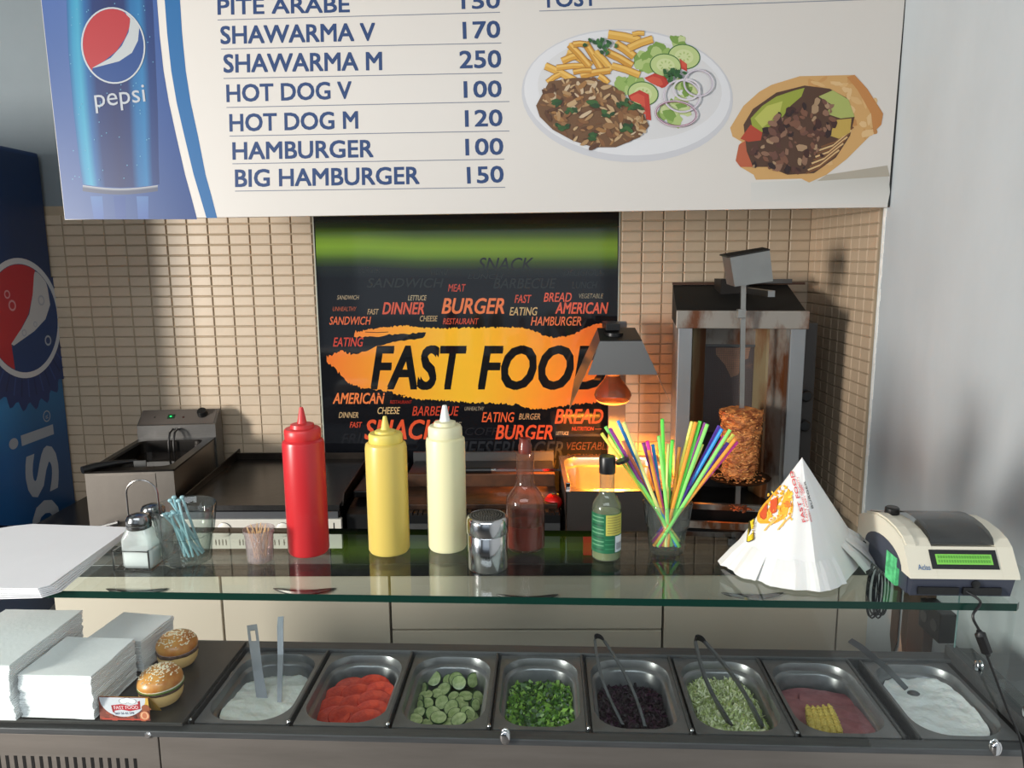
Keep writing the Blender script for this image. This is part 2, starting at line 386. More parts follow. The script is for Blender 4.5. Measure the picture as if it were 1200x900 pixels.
# round emblem: red cap, white wave, blue bowl in a white ring
gc = (133, 53.5); ra, rb = 37.5, 45
a.ell(gc, ra, rb, (214, 220, 226), 44, rot=-.12); a.ell(gc, ra-1.8, rb-1.8, (38, 80, 150), 44, rot=-.12)
def arcpts(c, rx, ry, a0, a1, n=16, rot=-.12):
    o = []
    for k in range(n+1):
        q = a0+(a1-a0)*k/n; x, y = rx*math.cos(q), ry*math.sin(q); o.append((c[0]+x*math.cos(rot)-y*math.sin(rot), c[1]+x*math.sin(rot)+y*math.cos(rot)))
    return o
A0 = math.radians
ix, iy = ra-2, rb-2
a.poly(arcpts(gc, ix, iy, A0(-38), A0(-58), 3)+[(153, 25), (151, 38), (143, 54), (130, 68), (108, 80)]+[(113, 79), (140, 72), (155, 62), (162, 48), (163.5, 33), (160, 26)], (206, 212, 216))
a.poly(arcpts(gc, ix, iy, A0(-62), A0(-218), 20)+[(109, 79.5), (122, 72), (137, 60), (147, 45), (152, 32), (153, 22)], (196, 58, 66))
a.text('pepsi', (113, 133), (172, 126), 27, (206, 212, 222), .0)
a.k = .62; a.build('can_picture', print_m, t, 'printed blue drinks can on the left end of the board')
# lettering
NAVY = (36, 62, 108); LINE = (120, 126, 140)
lines = [('PITE ARABE', (255, 17), (410, 14), 18, '150', (541, 10.5), (586, 9.5)), ('SHAWARMA V', (258.5, 51.5), (440, 47.5), 20.5, '170', (542.5, 45.5), (586.5, 44)),
         ('SHAWARMA M', (262, 85), (448, 82), 21, '250', (538.5, 80), (587.5, 79)), ('HOT DOG V', (265.5, 119.5), (412.5, 115.5), 20, '100', (543.5, 114.5), (588, 113.5)),
         ('HOT DOG M', (269, 154), (420, 150.5), 20, '120', (545, 148.5), (589, 147.5)), ('HAMBURGER', (272.5, 187), (438, 184), 20, '100', (545.5, 182), (590, 181)),
         ('BIG HAMBURGER', (275.5, 219), (492, 215.5), 20, '150', (547.5, 215), (590.5, 213.5))]
rules = [((255, 23.5), (586, 14.5)), ((259, 57.5), (587.5, 50.5)), ((262, 92), (588.5, 85.5)), ((265.5, 126), (597, 119)), ((269, 159.5), (597, 153.5)), ((272.5, 192), (591, 186.5)), ((275.5, 224), (592, 219.5))]
for (tx, p0, p1, h, pr, q0, q1), (r0, r1) in zip(lines, rules):
    a = Art(sg, SN); a.text(tx, p0, p1, h, NAVY, .028); a.text(pr, q0, q1, h-1, NAVY, .028)
    a.path([r0, r1], 1.0, LINE); a.build('menu_line', print_m, t)
a = Art(sg, SN); a.text('TOST', (635, 9), (700, 6.5), 18, NAVY, .028); a.path([(632, 13), (1015, -.5)], 1.0, LINE); a.build('menu_line', print_m, t)
# plate of shredded meat, fries and salad
a = Art(sg, SN)
a.ell((735, 112), 124, 78, (206, 206, 212), 48, rot=.06); a.ell((735, 109), 121, 73, (226, 226, 230), 48, rot=.06); a.ell((738, 104), 108, 60, (218, 217, 219), 48, rot=.06)
def zz(X, Y, ox=600, oy=20, s=4.615): return (ox+X/s, oy+Y/s)
for X, Y, r in ((760, 230, 26), (700, 250, 18), (800, 190, 22), (900, 150, 14), (900, 470, 20), (850, 530, 20), (940, 380, 18), (600, 370, 18), (660, 350, 16)):
    for q in range(7):
        c = random.choice([(150, 178, 96), (176, 196, 124), (124, 158, 74), (196, 208, 150)])
        px, py = zz(X, Y); a.ell((px+random.uniform(-r, r)*.5, py+random.uniform(-r, r)*.45), r*.42, r*.3, c, 11, random.random()*3, .25)
for X, Y, rx, ry in ((930, 215, 88, 68), (830, 262, 86, 64), (708, 415, 84, 66)):
    c = zz(X, Y); a.ell(c, rx/4.6, ry/4.6, (66, 112, 50), 28, rot=.15); a.ell(c, rx/4.6-1.2, ry/4.6-1.2, (190, 206, 140), 28, rot=.15); a.ell(c, rx/8, ry/8, (206, 216, 160), 20, rot=.15)
    for q in range(8): a.ell((c[0]+6*math.cos(q*.785), c[1]+4.5*math.sin(q*.785)), 1.6, .9, (168, 190, 116), 8, q*.785)
for pts in ([(715, 330), (770, 305), (830, 325), (850, 370), (810, 385), (750, 355)], [(630, 425), (690, 395), (740, 420), (752, 560), (725, 555), (715, 480), (640, 450)], [(905, 225), (945, 255), (945, 295), (915, 280)]):
    a.poly([zz(*p) for p in pts], (192, 58, 44)); a.poly([zz(p[0]*.7+.3*pts[0][0]+8, p[1]*.7+.3*pts[0][1]+8) for p in pts], (210, 84, 62))
fries = [((300, 190), (430, 265), 38), ((180, 265), (340, 345), 36), ((240, 275), (420, 265), 28), ((270, 240), (370, 205), 34), ((395, 140), (490, 300), 36), ((310, 150), (420, 270), 34), ((450, 190), (540, 290), 34),
         ((510, 190), (650, 265), 38), ((520, 95), (690, 130), 44), ((560, 145), (660, 215), 40), ((630, 170), (760, 120), 38), ((540, 265), (690, 315), 34), ((370, 320), (530, 290), 34), ((190, 355), (260, 310), 26), ((470, 320), (520, 360), 30), ((330, 150), (400, 150), 30), ((650, 95), (715, 90), 22), ((330, 300), (430, 290), 26)]
for p, q, wd in fries:
    P0, P1 = zz(*p), zz(*q); w_ = wd/4.6; mid = ((P0[0]+P1[0])/2, (P0[1]+P1[1])/2-1)
    a.path([P0, mid, P1], w_+1.2, (150, 100, 34)); a.path([P0, mid, P1], w_, random.choice([(216, 160, 62), (222, 170, 74), (206, 148, 54)])); a.path([(P0[0], P0[1]-w_*.2), (mid[0], mid[1]-w_*.2), (P1[0], P1[1]-w_*.2)], w_*.35, (234, 190, 100))
# meat
outl = [(130, 480), (200, 350), (330, 330), (430, 330), (560, 380), (620, 440), (700, 500), (740, 590), (690, 650), (560, 705), (440, 705), (330, 670), (220, 610), (150, 540)]
a.poly([zz(*p) for p in outl], (112, 78, 48))
def inside(x, y, P):
    r = False; j = len(P)-1
    for i in range(len(P)):
        if (P[i][1] > y) != (P[j][1] > y) and x < (P[j][0]-P[i][0])*(y-P[i][1])/(P[j][1]-P[i][1])+P[i][0]: r = not r
        j = i
    return r
k = 0
while k < 170:
    X, Y = random.uniform(130, 740), random.uniform(335, 705)
    if not inside(X, Y, outl): continue
    c = random.choice([(150, 110, 70), (176, 138, 94), (196, 164, 122), (120, 78, 46), (92, 58, 34), (206, 182, 150), (162, 116, 66), (136, 92, 54)])
    l = random.uniform(12, 38)/4.6; a.ell(zz(X, Y), l, l*random.uniform(.25, .5), c, 9, random.uniform(-1, 1.6), .18); k += 1
for X, Y in ((255, 455), (320, 515), (275, 590), (430, 470), (520, 520), (600, 470), (670, 490), (615, 600), (445, 650)):
    for q in range(5): a.ell(zz(X+random.uniform(-28, 28), Y+random.uniform(-16, 16)), random.uniform(3, 5.5), 2.4, random.choice([(46, 84, 38), (58, 98, 46), (38, 70, 34)]), 9, random.uniform(-1, 1), .25)
for X, Y in ((480, 150), (870, 310)):
    for q in range(22): a.ell(zz(X+random.gauss(0, 30), Y+random.gauss(0, 17)), 3, 2, random.choice([(44, 92, 44), (60, 112, 54), (36, 78, 40)]), 8, random.random()*3, .3)
for X, Y, rx, ry, cc in ((915, 430, 102, 90, (196, 184, 200)), (885, 525, 115, 72, (150, 88, 120)), (940, 395, 75, 60, (214, 206, 216)), (1005, 360, 82, 75, (186, 176, 192))):
    a.ring(zz(X, Y), rx/4.6, ry/4.6, 2.2, cc, rot=.1); a.ring(zz(X, Y), rx/4.6-.5, ry/4.6-.5, .7, (226, 222, 226), rot=.1)
a.k = .84; a.build('plate_picture', print_m, t, 'printed plate of fries, shredded meat and salad')
# wrap
a = Art(sg, SN)
def wz(X, Y): return (840+X/5.4545, 60+Y/5.4545)
a.poly([(880, 214), (1041, 206), (1043, 225), (1040, 240), (880, 236)], [(212, 210, 206), (196, 194, 188), (206, 206, 202), (216, 214, 210), (216, 213, 209)])
a.poly([wz(*p) for p in ((700, 790), (1090, 730), (1105, 800), (640, 830))], (176, 168, 154))
shell = [(85, 490), (170, 350), (270, 260), (350, 215), (530, 160), (880, 152), (960, 240), (1062, 400), (1050, 470), (960, 560), (830, 690), (700, 790), (590, 840), (540, 815), (250, 822), (235, 790), (150, 740), (120, 700), (140, 600), (160, 580), (100, 545)]
a.poly([wz(*p) for p in shell], (206, 162, 104))
for q in range(60):
    X, Y = random.uniform(560, 1050), random.uniform(160, 700)
    if inside(X, Y, shell): a.ell(wz(X, Y), random.uniform(3, 9), random.uniform(2, 5), random.choice([(214, 174, 120), (200, 150, 92), (190, 136, 80), (220, 184, 134)]), 12, random.random()*3, .2)
a.poly([wz(*p) for p in ((880, 152), (960, 240), (1062, 400), (1050, 470), (1000, 520), (985, 400), (900, 250), (830, 165))], (192, 132, 76))
a.poly([wz(*p) for p in ((150, 740), (120, 700), (140, 600), (200, 560), (260, 640), (230, 740))], (184, 96, 66))
inner = [(170, 470), (230, 370), (380, 265), (560, 220), (720, 240), (830, 300), (880, 420), (850, 540), (760, 680), (620, 780), (450, 790), (330, 740), (230, 740), (190, 640)]
a.poly([wz(*p) for p in inner], (84, 58, 44))
for q in range(9):
    y0 = 545+q*21; a.path([wz(872-q*13, y0-60), wz(760-q*14, y0+35), wz(665-q*12, y0+68)], 2.0, (214, 178, 128) if q % 2 else (120, 80, 50))
for pts, cc in (([(215, 430), (290, 350), (380, 290), (500, 250), (560, 235), (540, 290), (470, 350), (420, 420), (280, 525), (225, 480)], (150, 160, 62)), ([(240, 430), (320, 350), (420, 320), (400, 400), (290, 490)], (184, 186, 92)), ([(650, 290), (740, 250), (840, 310), (880, 420), (790, 430), (700, 400), (730, 340)], (168, 176, 100)), ([(760, 440), (860, 430), (850, 520), (780, 560), (720, 540)], (190, 160, 80)), ([(150, 560), (215, 470), (290, 520), (280, 570), (200, 580)], (176, 70, 48))):
    a.poly([wz(*p) for p in pts], cc)
meat = [(400, 400), (560, 320), (700, 310), (770, 430), (700, 560), (660, 720), (500, 770), (360, 740), (240, 780), (180, 640), (260, 560)]
k = 0
while k < 120:
    X, Y = random.uniform(180, 770), random.uniform(310, 780)
    if not inside(X, Y, meat): continue
    l = random.uniform(2, 6.5); a.ell(wz(X, Y), l, l*.6, random.choice([(88, 56, 48), (112, 76, 64), (66, 40, 36), (140, 104, 84), (168, 138, 108), (50, 34, 34), (124, 84, 66)]), 9, random.random()*3, .25); k += 1
a.k = .88; a.build('wrap_picture', print_m, t, 'printed rolled flatbread with meat and lettuce')

# ================================================================== black word poster behind glass
PY = 2.642
pl, pr_ = K.Y(367.5, 260, PY).x, K.Y(725.5, 260, PY).x
t = thing('glass_splashback_panel', 'black glass splashback panel covered in orange fast food words', 'wall panel', ((pl+pr_)/2, PY, .83), 0, K)
MB().box(pl, pr_, PY, PY+.006, .83, 1.86).build('glass_panel', mat('panel_black_glass', (20, 21, 25), .07, spec=.55), t)
for x_ in (pl-.004, pr_): MB().box(x_, x_+.004, PY-.001, PY+.007, .83, 1.86).build('edge_bead', mat('pale_edge_bead', (168, 172, 160), .4), t)
a = Art(lambda p: K.Y(p[0], p[1], PY), SN, .0002, .00001)
gs = [(257, (26, 30, 30)), (266, (40, 52, 30)), (274, (78, 104, 34)), (281, (112, 146, 40)), (289, (120, 156, 44)), (296, (104, 138, 42)), (304, (62, 84, 34)), (313, (32, 38, 34)), (325, (20, 22, 27))]  # green glow reflected in the glass, painted as a colour gradient
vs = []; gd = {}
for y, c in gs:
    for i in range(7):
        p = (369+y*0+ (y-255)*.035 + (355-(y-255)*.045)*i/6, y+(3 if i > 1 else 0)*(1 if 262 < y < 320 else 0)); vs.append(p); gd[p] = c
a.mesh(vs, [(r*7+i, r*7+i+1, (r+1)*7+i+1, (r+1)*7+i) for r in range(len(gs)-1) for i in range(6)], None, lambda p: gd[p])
G = (44, 46, 50)
def word(tx, x0, y0, x1, h, c, bold=.01): a.text(tx, (x0, y0), (x1, y0), h, c, bold, .25)
for tx, x0, y0, x1, h in (('SANDWICH', 430, 337, 520, 11), ('SNACK', 560, 317, 625, 15), ('BARBECUE', 578, 338, 652, 12), ('DELICIOUS', 660, 323, 708, 7), ('LUNCH', 670, 338, 700, 8), ('BURGER', 420, 320, 445, 7), ('MENU', 505, 322, 525, 8), ('LUNCH', 548, 327, 590, 6)): word(tx, x0, y0, x1, h, (36, 40, 40))
word('CHEESEBURGER', 520, 537, 660, 20, G); word('VEGETABLE', 664, 527, 716, 9, (58, 40, 36)); word('RESTAURANT', 664, 537, 712, 5, (58, 42, 36)); word('LUNCH', 610, 548, 652, 9, (50, 44, 40)); word('COFFEE', 545, 510, 600, 9, (34, 34, 38)); word('FRIES', 400, 520, 440, 12, (32, 32, 36))
for tx, x0, y0, x1, h, c in (('SANDWICH', 395, 351, 421, 5, (150, 136, 112)), ('UNHEALTHY', 390, 364.5, 418, 5, (150, 74, 50)), ('FAST', 430.5, 368.5, 444, 6.5, (166, 140, 104)), ('LETTUCE', 478, 352, 500, 6, (164, 150, 120)),
        ('DINNER', 448, 368, 497, 13.5, (196, 84, 60)), ('CHEESE', 492, 376.5, 513, 6.5, (168, 146, 108)), ('RESTAURANT', 519, 380, 561, 7, (186, 76, 56)), ('MEAT', 525, 341.5, 546, 8.5, (176, 66, 50)),
        ('BURGER', 517.5, 367.5, 591, 18, (214, 116, 68)), ('FAST', 603, 355, 623, 9.5, (190, 76, 54)), ('EATING', 597, 369.5, 630, 9.5, (184, 160, 112)), ('BREAD', 637, 353.5, 670, 10.5, (200, 86, 62)), ('VEGETABLE', 678.5, 349.5, 707, 5.5, (126, 120, 100)),
        ('AMERICAN', 650.5, 367.5, 713, 13, (206, 90, 64)), ('SANDWICH', 386, 380.5, 435, 9.5, (206, 100, 62)), ('HAMBURGER', 622, 381.5, 681, 10.5, (206, 112, 74)), ('EATING', 390.5, 406, 426, 10.5, (192, 66, 50)),
        ('AMERICAN', 390, 473, 451, 12.5, (222, 120, 68)), ('RESTAURANT', 457, 473, 483, 4, (150, 44, 36)), ('CHEESE', 442.5, 485, 469, 8, (196, 166, 118)), ('DINNER', 397, 489.5, 420, 6.5, (178, 150, 112)), ('FAST', 410, 501, 424.5, 6.5, (200, 74, 52)),
        ('SNACK', 427, 514.5, 515, 22.5, (216, 84, 50)), ('BARBECUE', 483, 487, 538, 11, (186, 66, 46)), ('UNHEALTHY', 544.5, 481, 567.5, 4.5, (140, 130, 112)), ('SPICE', 522, 500, 541, 5.5, (140, 130, 112)),
        ('EATING', 564.5, 494.5, 603, 11.5, (218, 96, 56)), ('BURGER', 608, 491.5, 633, 7, (176, 140, 100)), ('BREAD', 650, 496, 707, 16.5, (238, 104, 60)), ('NUTRITION', 670, 504.5, 696, 4.5, (226, 88, 56)), ('LETTUCE', 651.5, 509.5, 666.5, 4, (206, 180, 140)),
        ('BURGER', 580.5, 514.5, 647.5, 16.5, (232, 88, 52))):
    word(tx, x0, y0, x1, h, c, .022 if h > 12 else .012)
a.path([(697, 502.6), (705, 502.6)], .6, (200, 100, 60))
# torn orange brush stroke
top = [(382, 418), (400, 412), (413, 414), (415, 389), (430, 386), (457, 383), (473, 381.5), (497, 384), (520, 385), (547, 384), (577, 383.5), (607, 383.5), (623, 386), (637, 393), (650, 395.5), (670, 393), (682, 386), (697, 380), (707, 378.5), (724, 378)]
bot = [(382, 421), (400, 440), (413, 451), (415, 452), (430, 455.5), (457, 459), (473, 465), (497, 468), (520, 469.5), (547, 471), (577, 472.5), (607, 474), (623, 479), (637, 479), (650, 477.5), (670, 474), (682, 473), (697, 472), (707, 470), (724, 468)]
def ip(P, x):
    for (x0, y0), (x1, y1) in zip(P, P[1:]):
        if x0 <= x <= x1: return y0+(y1-y0)*(x-x0)/(x1-x0)
    return P[-1][1]
def oc(p):
    x, y = p; q = min(1, abs(x-545)/165)**1.5; k = min(1, abs(y-428)/60)*.35; q = min(1, q+k*q)
    c0, c1 = (236, 184, 52), (224, 116, 54); return tuple(int(c0[i]*(1-q)+c1[i]*q) for i in range(3))
n = 230; vs = []
for k in range(n+1):
    x = 383+(723.5-383)*k/n; j = 1.6 if x > 425 else 2.4
    t0 = ip(top, x)+random.uniform(-j, j)*.8; b0 = ip(bot, x)+random.uniform(-j, j)
    for r in range(5): vs.append((x, t0+(b0-t0)*r/4))
a.mesh(vs, [(5*k+r, 5*k+5+r, 5*k+6+r, 5*k+1+r) for k in range(n) for r in range(4)], None, oc)
BK = (22, 23, 26)
def rag(pts, j=1.2):
    o = []
    for (x0, y0), (x1, y1) in zip(pts, pts[1:]+pts[:1]):
        m = max(1, int(math.hypot(x1-x0, y1-y0)/3))
        for q in range(m): o.append((x0+(x1-x0)*q/m+random.uniform(-j, j)*.6, y0+(y1-y0)*q/m+random.uniform(-j, j)))
    return o
a.poly(rag([(412, 395), (440, 394), (460, 392), (500, 390), (496, 396), (470, 399), (450, 404), (436, 408), (424, 413), (411, 416)]), BK)
for y, x0, x1 in ((470, 492, 522), (463, 440, 475), (389, 428, 455)): a.path([(x0, y), ((x0+x1)/2, y+.7), (x1, y)], .8, BK)
a.text('FAST', (434.5, 455.5), (547, 455.5), 49.5, BK, .03, .22)
a.text('FOOD', (560, 455.5), (712, 455.5), 49.5, BK, .03, .22)
word('EATING', 390.5, 406, 426, 10.5, (192, 66, 50), .012)
a.build('print_with_painted_glow', print_gloss, t, 'orange brush stroke, scattered food words and painted green glow on black')

# ================================================================== tall blue drinks fridge
FX = -1.73
t = thing('drinks_fridge', 'tall blue drinks fridge with red white and blue emblem at left', 'fridge', (-2.05, 2.3, 0), 0, K)
blue_side = mat('fridge_blue', (24, 74, 128), .4, var=0)
MB().box(-2.40, FX, 2.02, 2.632, .06, 2.035, bev=.008).build('cabinet', mat('fridge_navy', (22, 54, 104), .4), t)
MB().box(-2.38, FX-.02, 2.05, 2.62, 0, .06).build('plinth', black, t)
MB().box(-2.39, FX-.005, 1.985, 2.018, .10, 2.02, bev=.004).build('door', mat('fridge_door', (30, 50, 86), .2), t)
MB().tube([(-1.79, 1.985, .9), (-1.79, 1.955, .92), (-1.79, 1.955, 1.3), (-1.79, 1.985, 1.32)], .008).build('door_handle', steel, t)
a = Art(lambda p: K.X(p[0], p[1], FX), (1, 0, 0), .0006, .00002)
ab = Art(lambda p: Vector((FX, p[0], p[1])), (1, 0, 0), .0004, .00002)
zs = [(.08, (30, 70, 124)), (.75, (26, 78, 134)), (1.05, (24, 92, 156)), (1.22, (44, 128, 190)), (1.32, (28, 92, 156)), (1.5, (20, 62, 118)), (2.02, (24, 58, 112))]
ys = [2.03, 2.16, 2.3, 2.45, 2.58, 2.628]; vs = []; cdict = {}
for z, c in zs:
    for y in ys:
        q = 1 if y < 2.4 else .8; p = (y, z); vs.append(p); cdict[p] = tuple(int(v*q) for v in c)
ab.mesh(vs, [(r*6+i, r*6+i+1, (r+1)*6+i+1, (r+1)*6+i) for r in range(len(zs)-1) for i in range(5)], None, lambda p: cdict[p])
# bottle cap skirt below the emblem
gcY, gcZ, gr = 2.462, 1.487, .197
pts = []
for k in range(90):
    q = A0(150)+A0(240)*k/89; rr = .262+.014*math.cos(k*1.25) if True else 0; pts.append((gcY+rr*math.cos(q)*1.0, gcZ+rr*math.sin(q)*1.08-.01))
ab.poly(pts, (30, 52, 106))
for k in range(26):
    q = A0(160)+A0(220)*k/25; ab.path([(gcY+.2*math.cos(q), gcZ+.2*math.sin(q)), (gcY+.25*math.cos(q), gcZ+.26*math.sin(q))], .006, (20, 40, 86) if k % 2 else (44, 72, 132))
ab.ell((gcY, gcZ), gr, gr, (196, 202, 210), 60); ab.ell((gcY, gcZ), gr-.019, gr-.019, (24, 58, 112), 60)
ri = gr-.021
def arc2(a0, a1, n=16): return [(gcY+ri*math.cos(A0(a0+(a1-a0)*k/n)), gcZ+ri*math.sin(A0(a0+(a1-a0)*k/n))) for k in range(n+1)]
def u(x, y): p = K.X(x, y, FX); return (p.y, p.z)
ab.poly(arc2(58, 40, 5)+[u(55.5, 338), u(58.5, 357), u(53, 374), u(40, 388), u(16, 405)]+[u(12, 403), u(25, 385), u(34, 368), u(38, 345), u(39.5, 318)], (190, 196, 202))
ab.poly(arc2(62, 245, 30)+[u(13, 403), u(24, 386), u(33, 368), u(38, 345), u(39.5, 322)], (180, 42, 56))
for x, y, r in ((14, 358, .018), (8, 345, .014), (48, 352, .018), (56, 399, .018), (41, 380, .01), (28, 390, .012)):
    p = u(x, y); ab.ring(p, r, r, r*.35, (206, 150, 160) if x < 20 else (160, 172, 188), 16)
ab.build('side_print', mat('fridge_print', (255, 255, 255), .38, vcol=True), t, 'blue side print with round emblem')
a2 = Art(lambda p: Vector((FX, 2.56-p[1], p[0])), (1, 0, 0), .0014, .00002)
p62, p25 = u(62, 502), u(25, 521)
xh = abs(p62[0]-p25[0])
LET = (150, 158, 170)
base = p62[0]; a2.to3 = lambda p: Vector((FX, base-p[1], p[0]))
# letters stand on a vertical base line and read upwards
def letter(ch, z0, z1, y0, y1):
    vs, fs, _ = glyphs(ch, .012, 0); a2.mesh([(z0+(z1-z0)*x, y0+(y1-y0)*y) for x, y in vs], fs, LET)
zi0, zi1 = u(62, 509)[1], u(62, 497)[1]
a2.poly([(zi0, 0), (zi1, 0), (zi1, xh), (zi0, xh)], LET); a2.ell(((zi0+zi1)/2, xh*1.22), .018, .022, LET, 20)
zs_ = u(50, 580)[1]; letter('s', zs_, zi0-.03, -.005, xh*1.0)
letter('p', zs_-.19, zs_-.02, -.06, xh); letter('e', zs_-.37, zs_-.21, -.005, xh); letter('p', zs_-.56, zs_-.39, -.06, xh)
a2.ring((zi1+.035, .028), .02, .02, .004, LET, 20); a2.text('R', (zi1+.027, .021), (zi1+.041, .021), -.014, LET, .0)
a2.build('side_lettering', MATS['fridge_print'], t)

# ================================================================== base cabinets and worktop
WTZ = .822; WY = 2.005
t = thing('worktop', 'black stone worktop carrying the cooking appliances', 'worktop', (-.37, 2.3, .785), 0, K)
MB().box(-1.69, .906, WY, 2.638, .785, WTZ, bev=.003).build('slab', stone, t)
CY = 2.032
def handle(par, cx, z, inv=False):
    pts = []
    for k in range(15):
        q = k/14; x = cx-.088+.176*q; s = math.sin(PI*q); pts.append((x, CY-.004-.020*s, z-.004*s+.004))
    MB().tube(pts, [.0012+.0072*math.sin(PI*k/14)**.6 for k in range(15)], 8).build('bow_handle', mat('handle_steel', (84, 80, 78), .35, 1), par)
units = [(-1.44, -.957, 'cream cabinet below the deep fryer with a thin bow handle', [(.10, .780)], -1.195, .742),
         (-.953, -.473, 'cream cabinet below the griddle with a thin bow handle', [(.10, .780)], -.715, .742),
         (-.469, .308, 'widest cream drawer cabinet in the middle of the row', [(.619, .780), (.36, .613), (.10, .354)], -.078, .722),
         (.312, .806, 'cream cabinet below the rotisserie with a thin bow handle', [(.10, .780)], .56, .726)]
for x0, x1, lab, fronts, hx, hz in units:
    t = thing('base_cabinet', lab, 'cabinet', ((x0+x1)/2, 2.3, 0), 0, K, group='cream base cabinets under the black worktop')
    MB().box(x0+.001, x1-.001, CY+.002, 2.62, .09, .783).build('body', mat('cabinet_body', (150, 142, 130), .5), t)
    MB().box(x0+.001, x1-.001, CY+.05, 2.60, 0, .09).build('plinth', black, t)
    for i, (z0, z1) in enumerate(fronts):
        d = MB().box(x0+.0015, x1-.0015, CY-.016, CY+.001, z0, z1, bev=.0015).build('door' if len(fronts) == 1 else 'drawer', lacquer, t)
        ORG[d.name] = ORG[t.name]
        CYs = CY; CY = CYs-.016; handle(d, hx, hz if i == 0 else z1-.05); CY = CYs
t = thing('filler_panel', 'narrow cream filler panel between cabinets and the right wall', 'panel', (.858, 2.3, 0), 0, K)
MB().box(.809, .905, CY-.016, 2.62, 0, .780).build('panel', lacquer, t)

# ================================================================== deep fryer
fz = 1.068; fo = (-1.364, 2.10, WTZ)
t = thing('deep_fryer', 'small countertop deep fryer with open oil well and control box behind', 'fryer', fo, .10, K)
Tm = Matrix.Translation(fo) @ Matrix.Rotation(.10, 4, 'Z'); LX, LY = .25, .40
def L(*c): return c
def fbox(mb, x0, x1, y0, y1, z0, z1, bev=0): return mb.box(x0, x1, y0, y1, z0, z1, bev, T=Tm)
H = fz-WTZ
b = MB(); fbox(b, 0, LX, 0, .008, .02, H-.004); fbox(b, 0, .004, .008, LY, .02, H-.004); fbox(b, LX-.004, LX, .008, LY, .02, H-.004); fbox(b, 0, LX, LY-.004, LY, .02, H-.004); fbox(b, 0, LX, 0, LY, .016, .022)
b.build('casing', mat('fryer_steel', (176, 168, 160), .33, 1, var=.12, vs=6, bump=.02, bs=90), t)
fbox(MB(), .028, LX-.052, -.0018, .0, .03, H-.012).build('front_panel', MATS['fryer_steel'], t)
def rrect(x0, x1, y0, y1, r, z, T=None, n=6):
    o = []
    for cx, cy, a0 in ((x1-r, y1-r, 0), (x0+r, y1-r, 90), (x0+r, y0+r, 180), (x1-r, y0+r, 270)):
        for k in range(n+1):
            q = A0(a0+90*k/n); p = Vector((cx+r*math.cos(q), cy+r*math.sin(q), z)); o.append(T @ p if T is not None else p)
    return o
MB().loft([rrect(-.003, LX+.003, -.003, LY+.003, .004, H-.006, Tm), rrect(-.003, LX+.003, -.003, LY+.003, .004, H, Tm), rrect(.018, LX-.020, .030, LY-.035, .03, H+.002, Tm), rrect(.021, LX-.023, .033, LY-.038, .03, H-.004, Tm),
           rrect(.027, LX-.029, .040, LY-.045, .03, H-.10, Tm)], smooth=False).build('oil_well', mat('dark_well', (44, 41, 39), .3, .8), t)
MB().loft([rrect(.027, LX-.029, .040, LY-.045, .03, H-.035, Tm)], cap1=True).build('oil', mat('dark_oil', (26, 20, 14), .05), t, kind='stuff')
b = MB()
for x in (.118, .134):
    b.tube([Tm @ Vector(p) for p in ((x, LY+.002, H+.03), (x, LY-.012, H+.035), (x-.002, LY-.035, H+.028), (x-.003, LY-.05, H), (x-.003, LY-.055, H-.05), (x-.003, .1, H-.06))], .0035, 8)
b.build('heating_element', mat('element_black', (30, 28, 27), .35, .6), t)
b = MB(); b.tube([Tm @ Vector(p) for p in ((.004, -.020, H+.010), (.03, .01, H+.012), (.075, .045, H+.012), (.12, .07, H+.010))], [.011, .0115, .008, .005], 10); b.build('basket_handle', black, t)
b = MB(); b.box(.115, .150, .06, .066, H-.02, H+.012, T=Tm); b.build('basket_hook', steel_dark, t)
b = MB()
zb = H
prof = [(LY+.0, zb-.24), (LY+.0, zb+.046), (LY+.004, zb+.048), (LY+.062, zb+.088), (LY+.075, zb+.086), (LY+.075, zb-.24)]
b.prism([Tm @ Vector((-.004, y, z)) for y, z in prof], Tm.to_3x3() @ Vector((LX+.010, 0, 0))); b.build('control_box', steel, t)
def onp(x, q): return Tm @ Vector((x, LY+.004+.058*q, zb+.0485+.040*q))
nn = (Tm.to_3x3() @ Vector((0, -.57, .82))).normalized()
def disc(par, name, c, r, h, m, seg=20, nrm=nn):
    q = nrm.to_track_quat('Z', 'Y').to_matrix().to_4x4(); MB().lathe((0, 0, 0), [(r, -.001), (r, h*.8), (r*.85, h)], seg, T=Matrix.Translation(c) @ q).build(name, m, par)
MB().prism([onp(0, .02), onp(LX+.0, .02), onp(LX+.0, .98), onp(0, .98)], nn*.0006).build('control_panel', mat('panel_taupe', (104, 96, 90), .45, .3), t)
disc(t, 'control_knob', onp(.205, .62), .017, .02, black)
disc(t, 'switch_hole', onp(.045, .5), .003, .001, black); disc(t, 'switch_hole', onp(.142, .45), .004, .0015, mat('dark_red', (60, 20, 16), .4))
q = nn.to_track_quat('Z', 'Y').to_matrix().to_4x4()
sw = MB().box(-.011, .011, -.009, .009, 0, .003, T=Matrix.Translation(onp(.100, .5)) @ q).build('power_switch', mat('switch_green_dark', (16, 60, 34), .3), t)
MB().sphere(onp(.100, .5)+nn*.003, .004, sz=.6).build('indicator_lamp', mat('green_lamp', (40, 230, 120), .3, emit=(40, 255, 130), es=1.6), t)
b = MB(); p = Tm @ Vector((.075, -.002, .085)); b.tube([p, p+Vector((0, -.03, 0)), p+Vector((0, -.032, -.02))], .008, 10); b.tube([p+Vector((-.035, -.022, -.002)), p+Vector((.02, -.022, .012))], .006, 8)
b.build('drain_tap', steel_dark, t)
for x in (.03, LX-.03):
    for y in (.03, LY+.03): MB().lathe(Tm @ Vector((x, y, 0)), [(.012, 0), (.010, .018)], 12).build('foot', black, t)

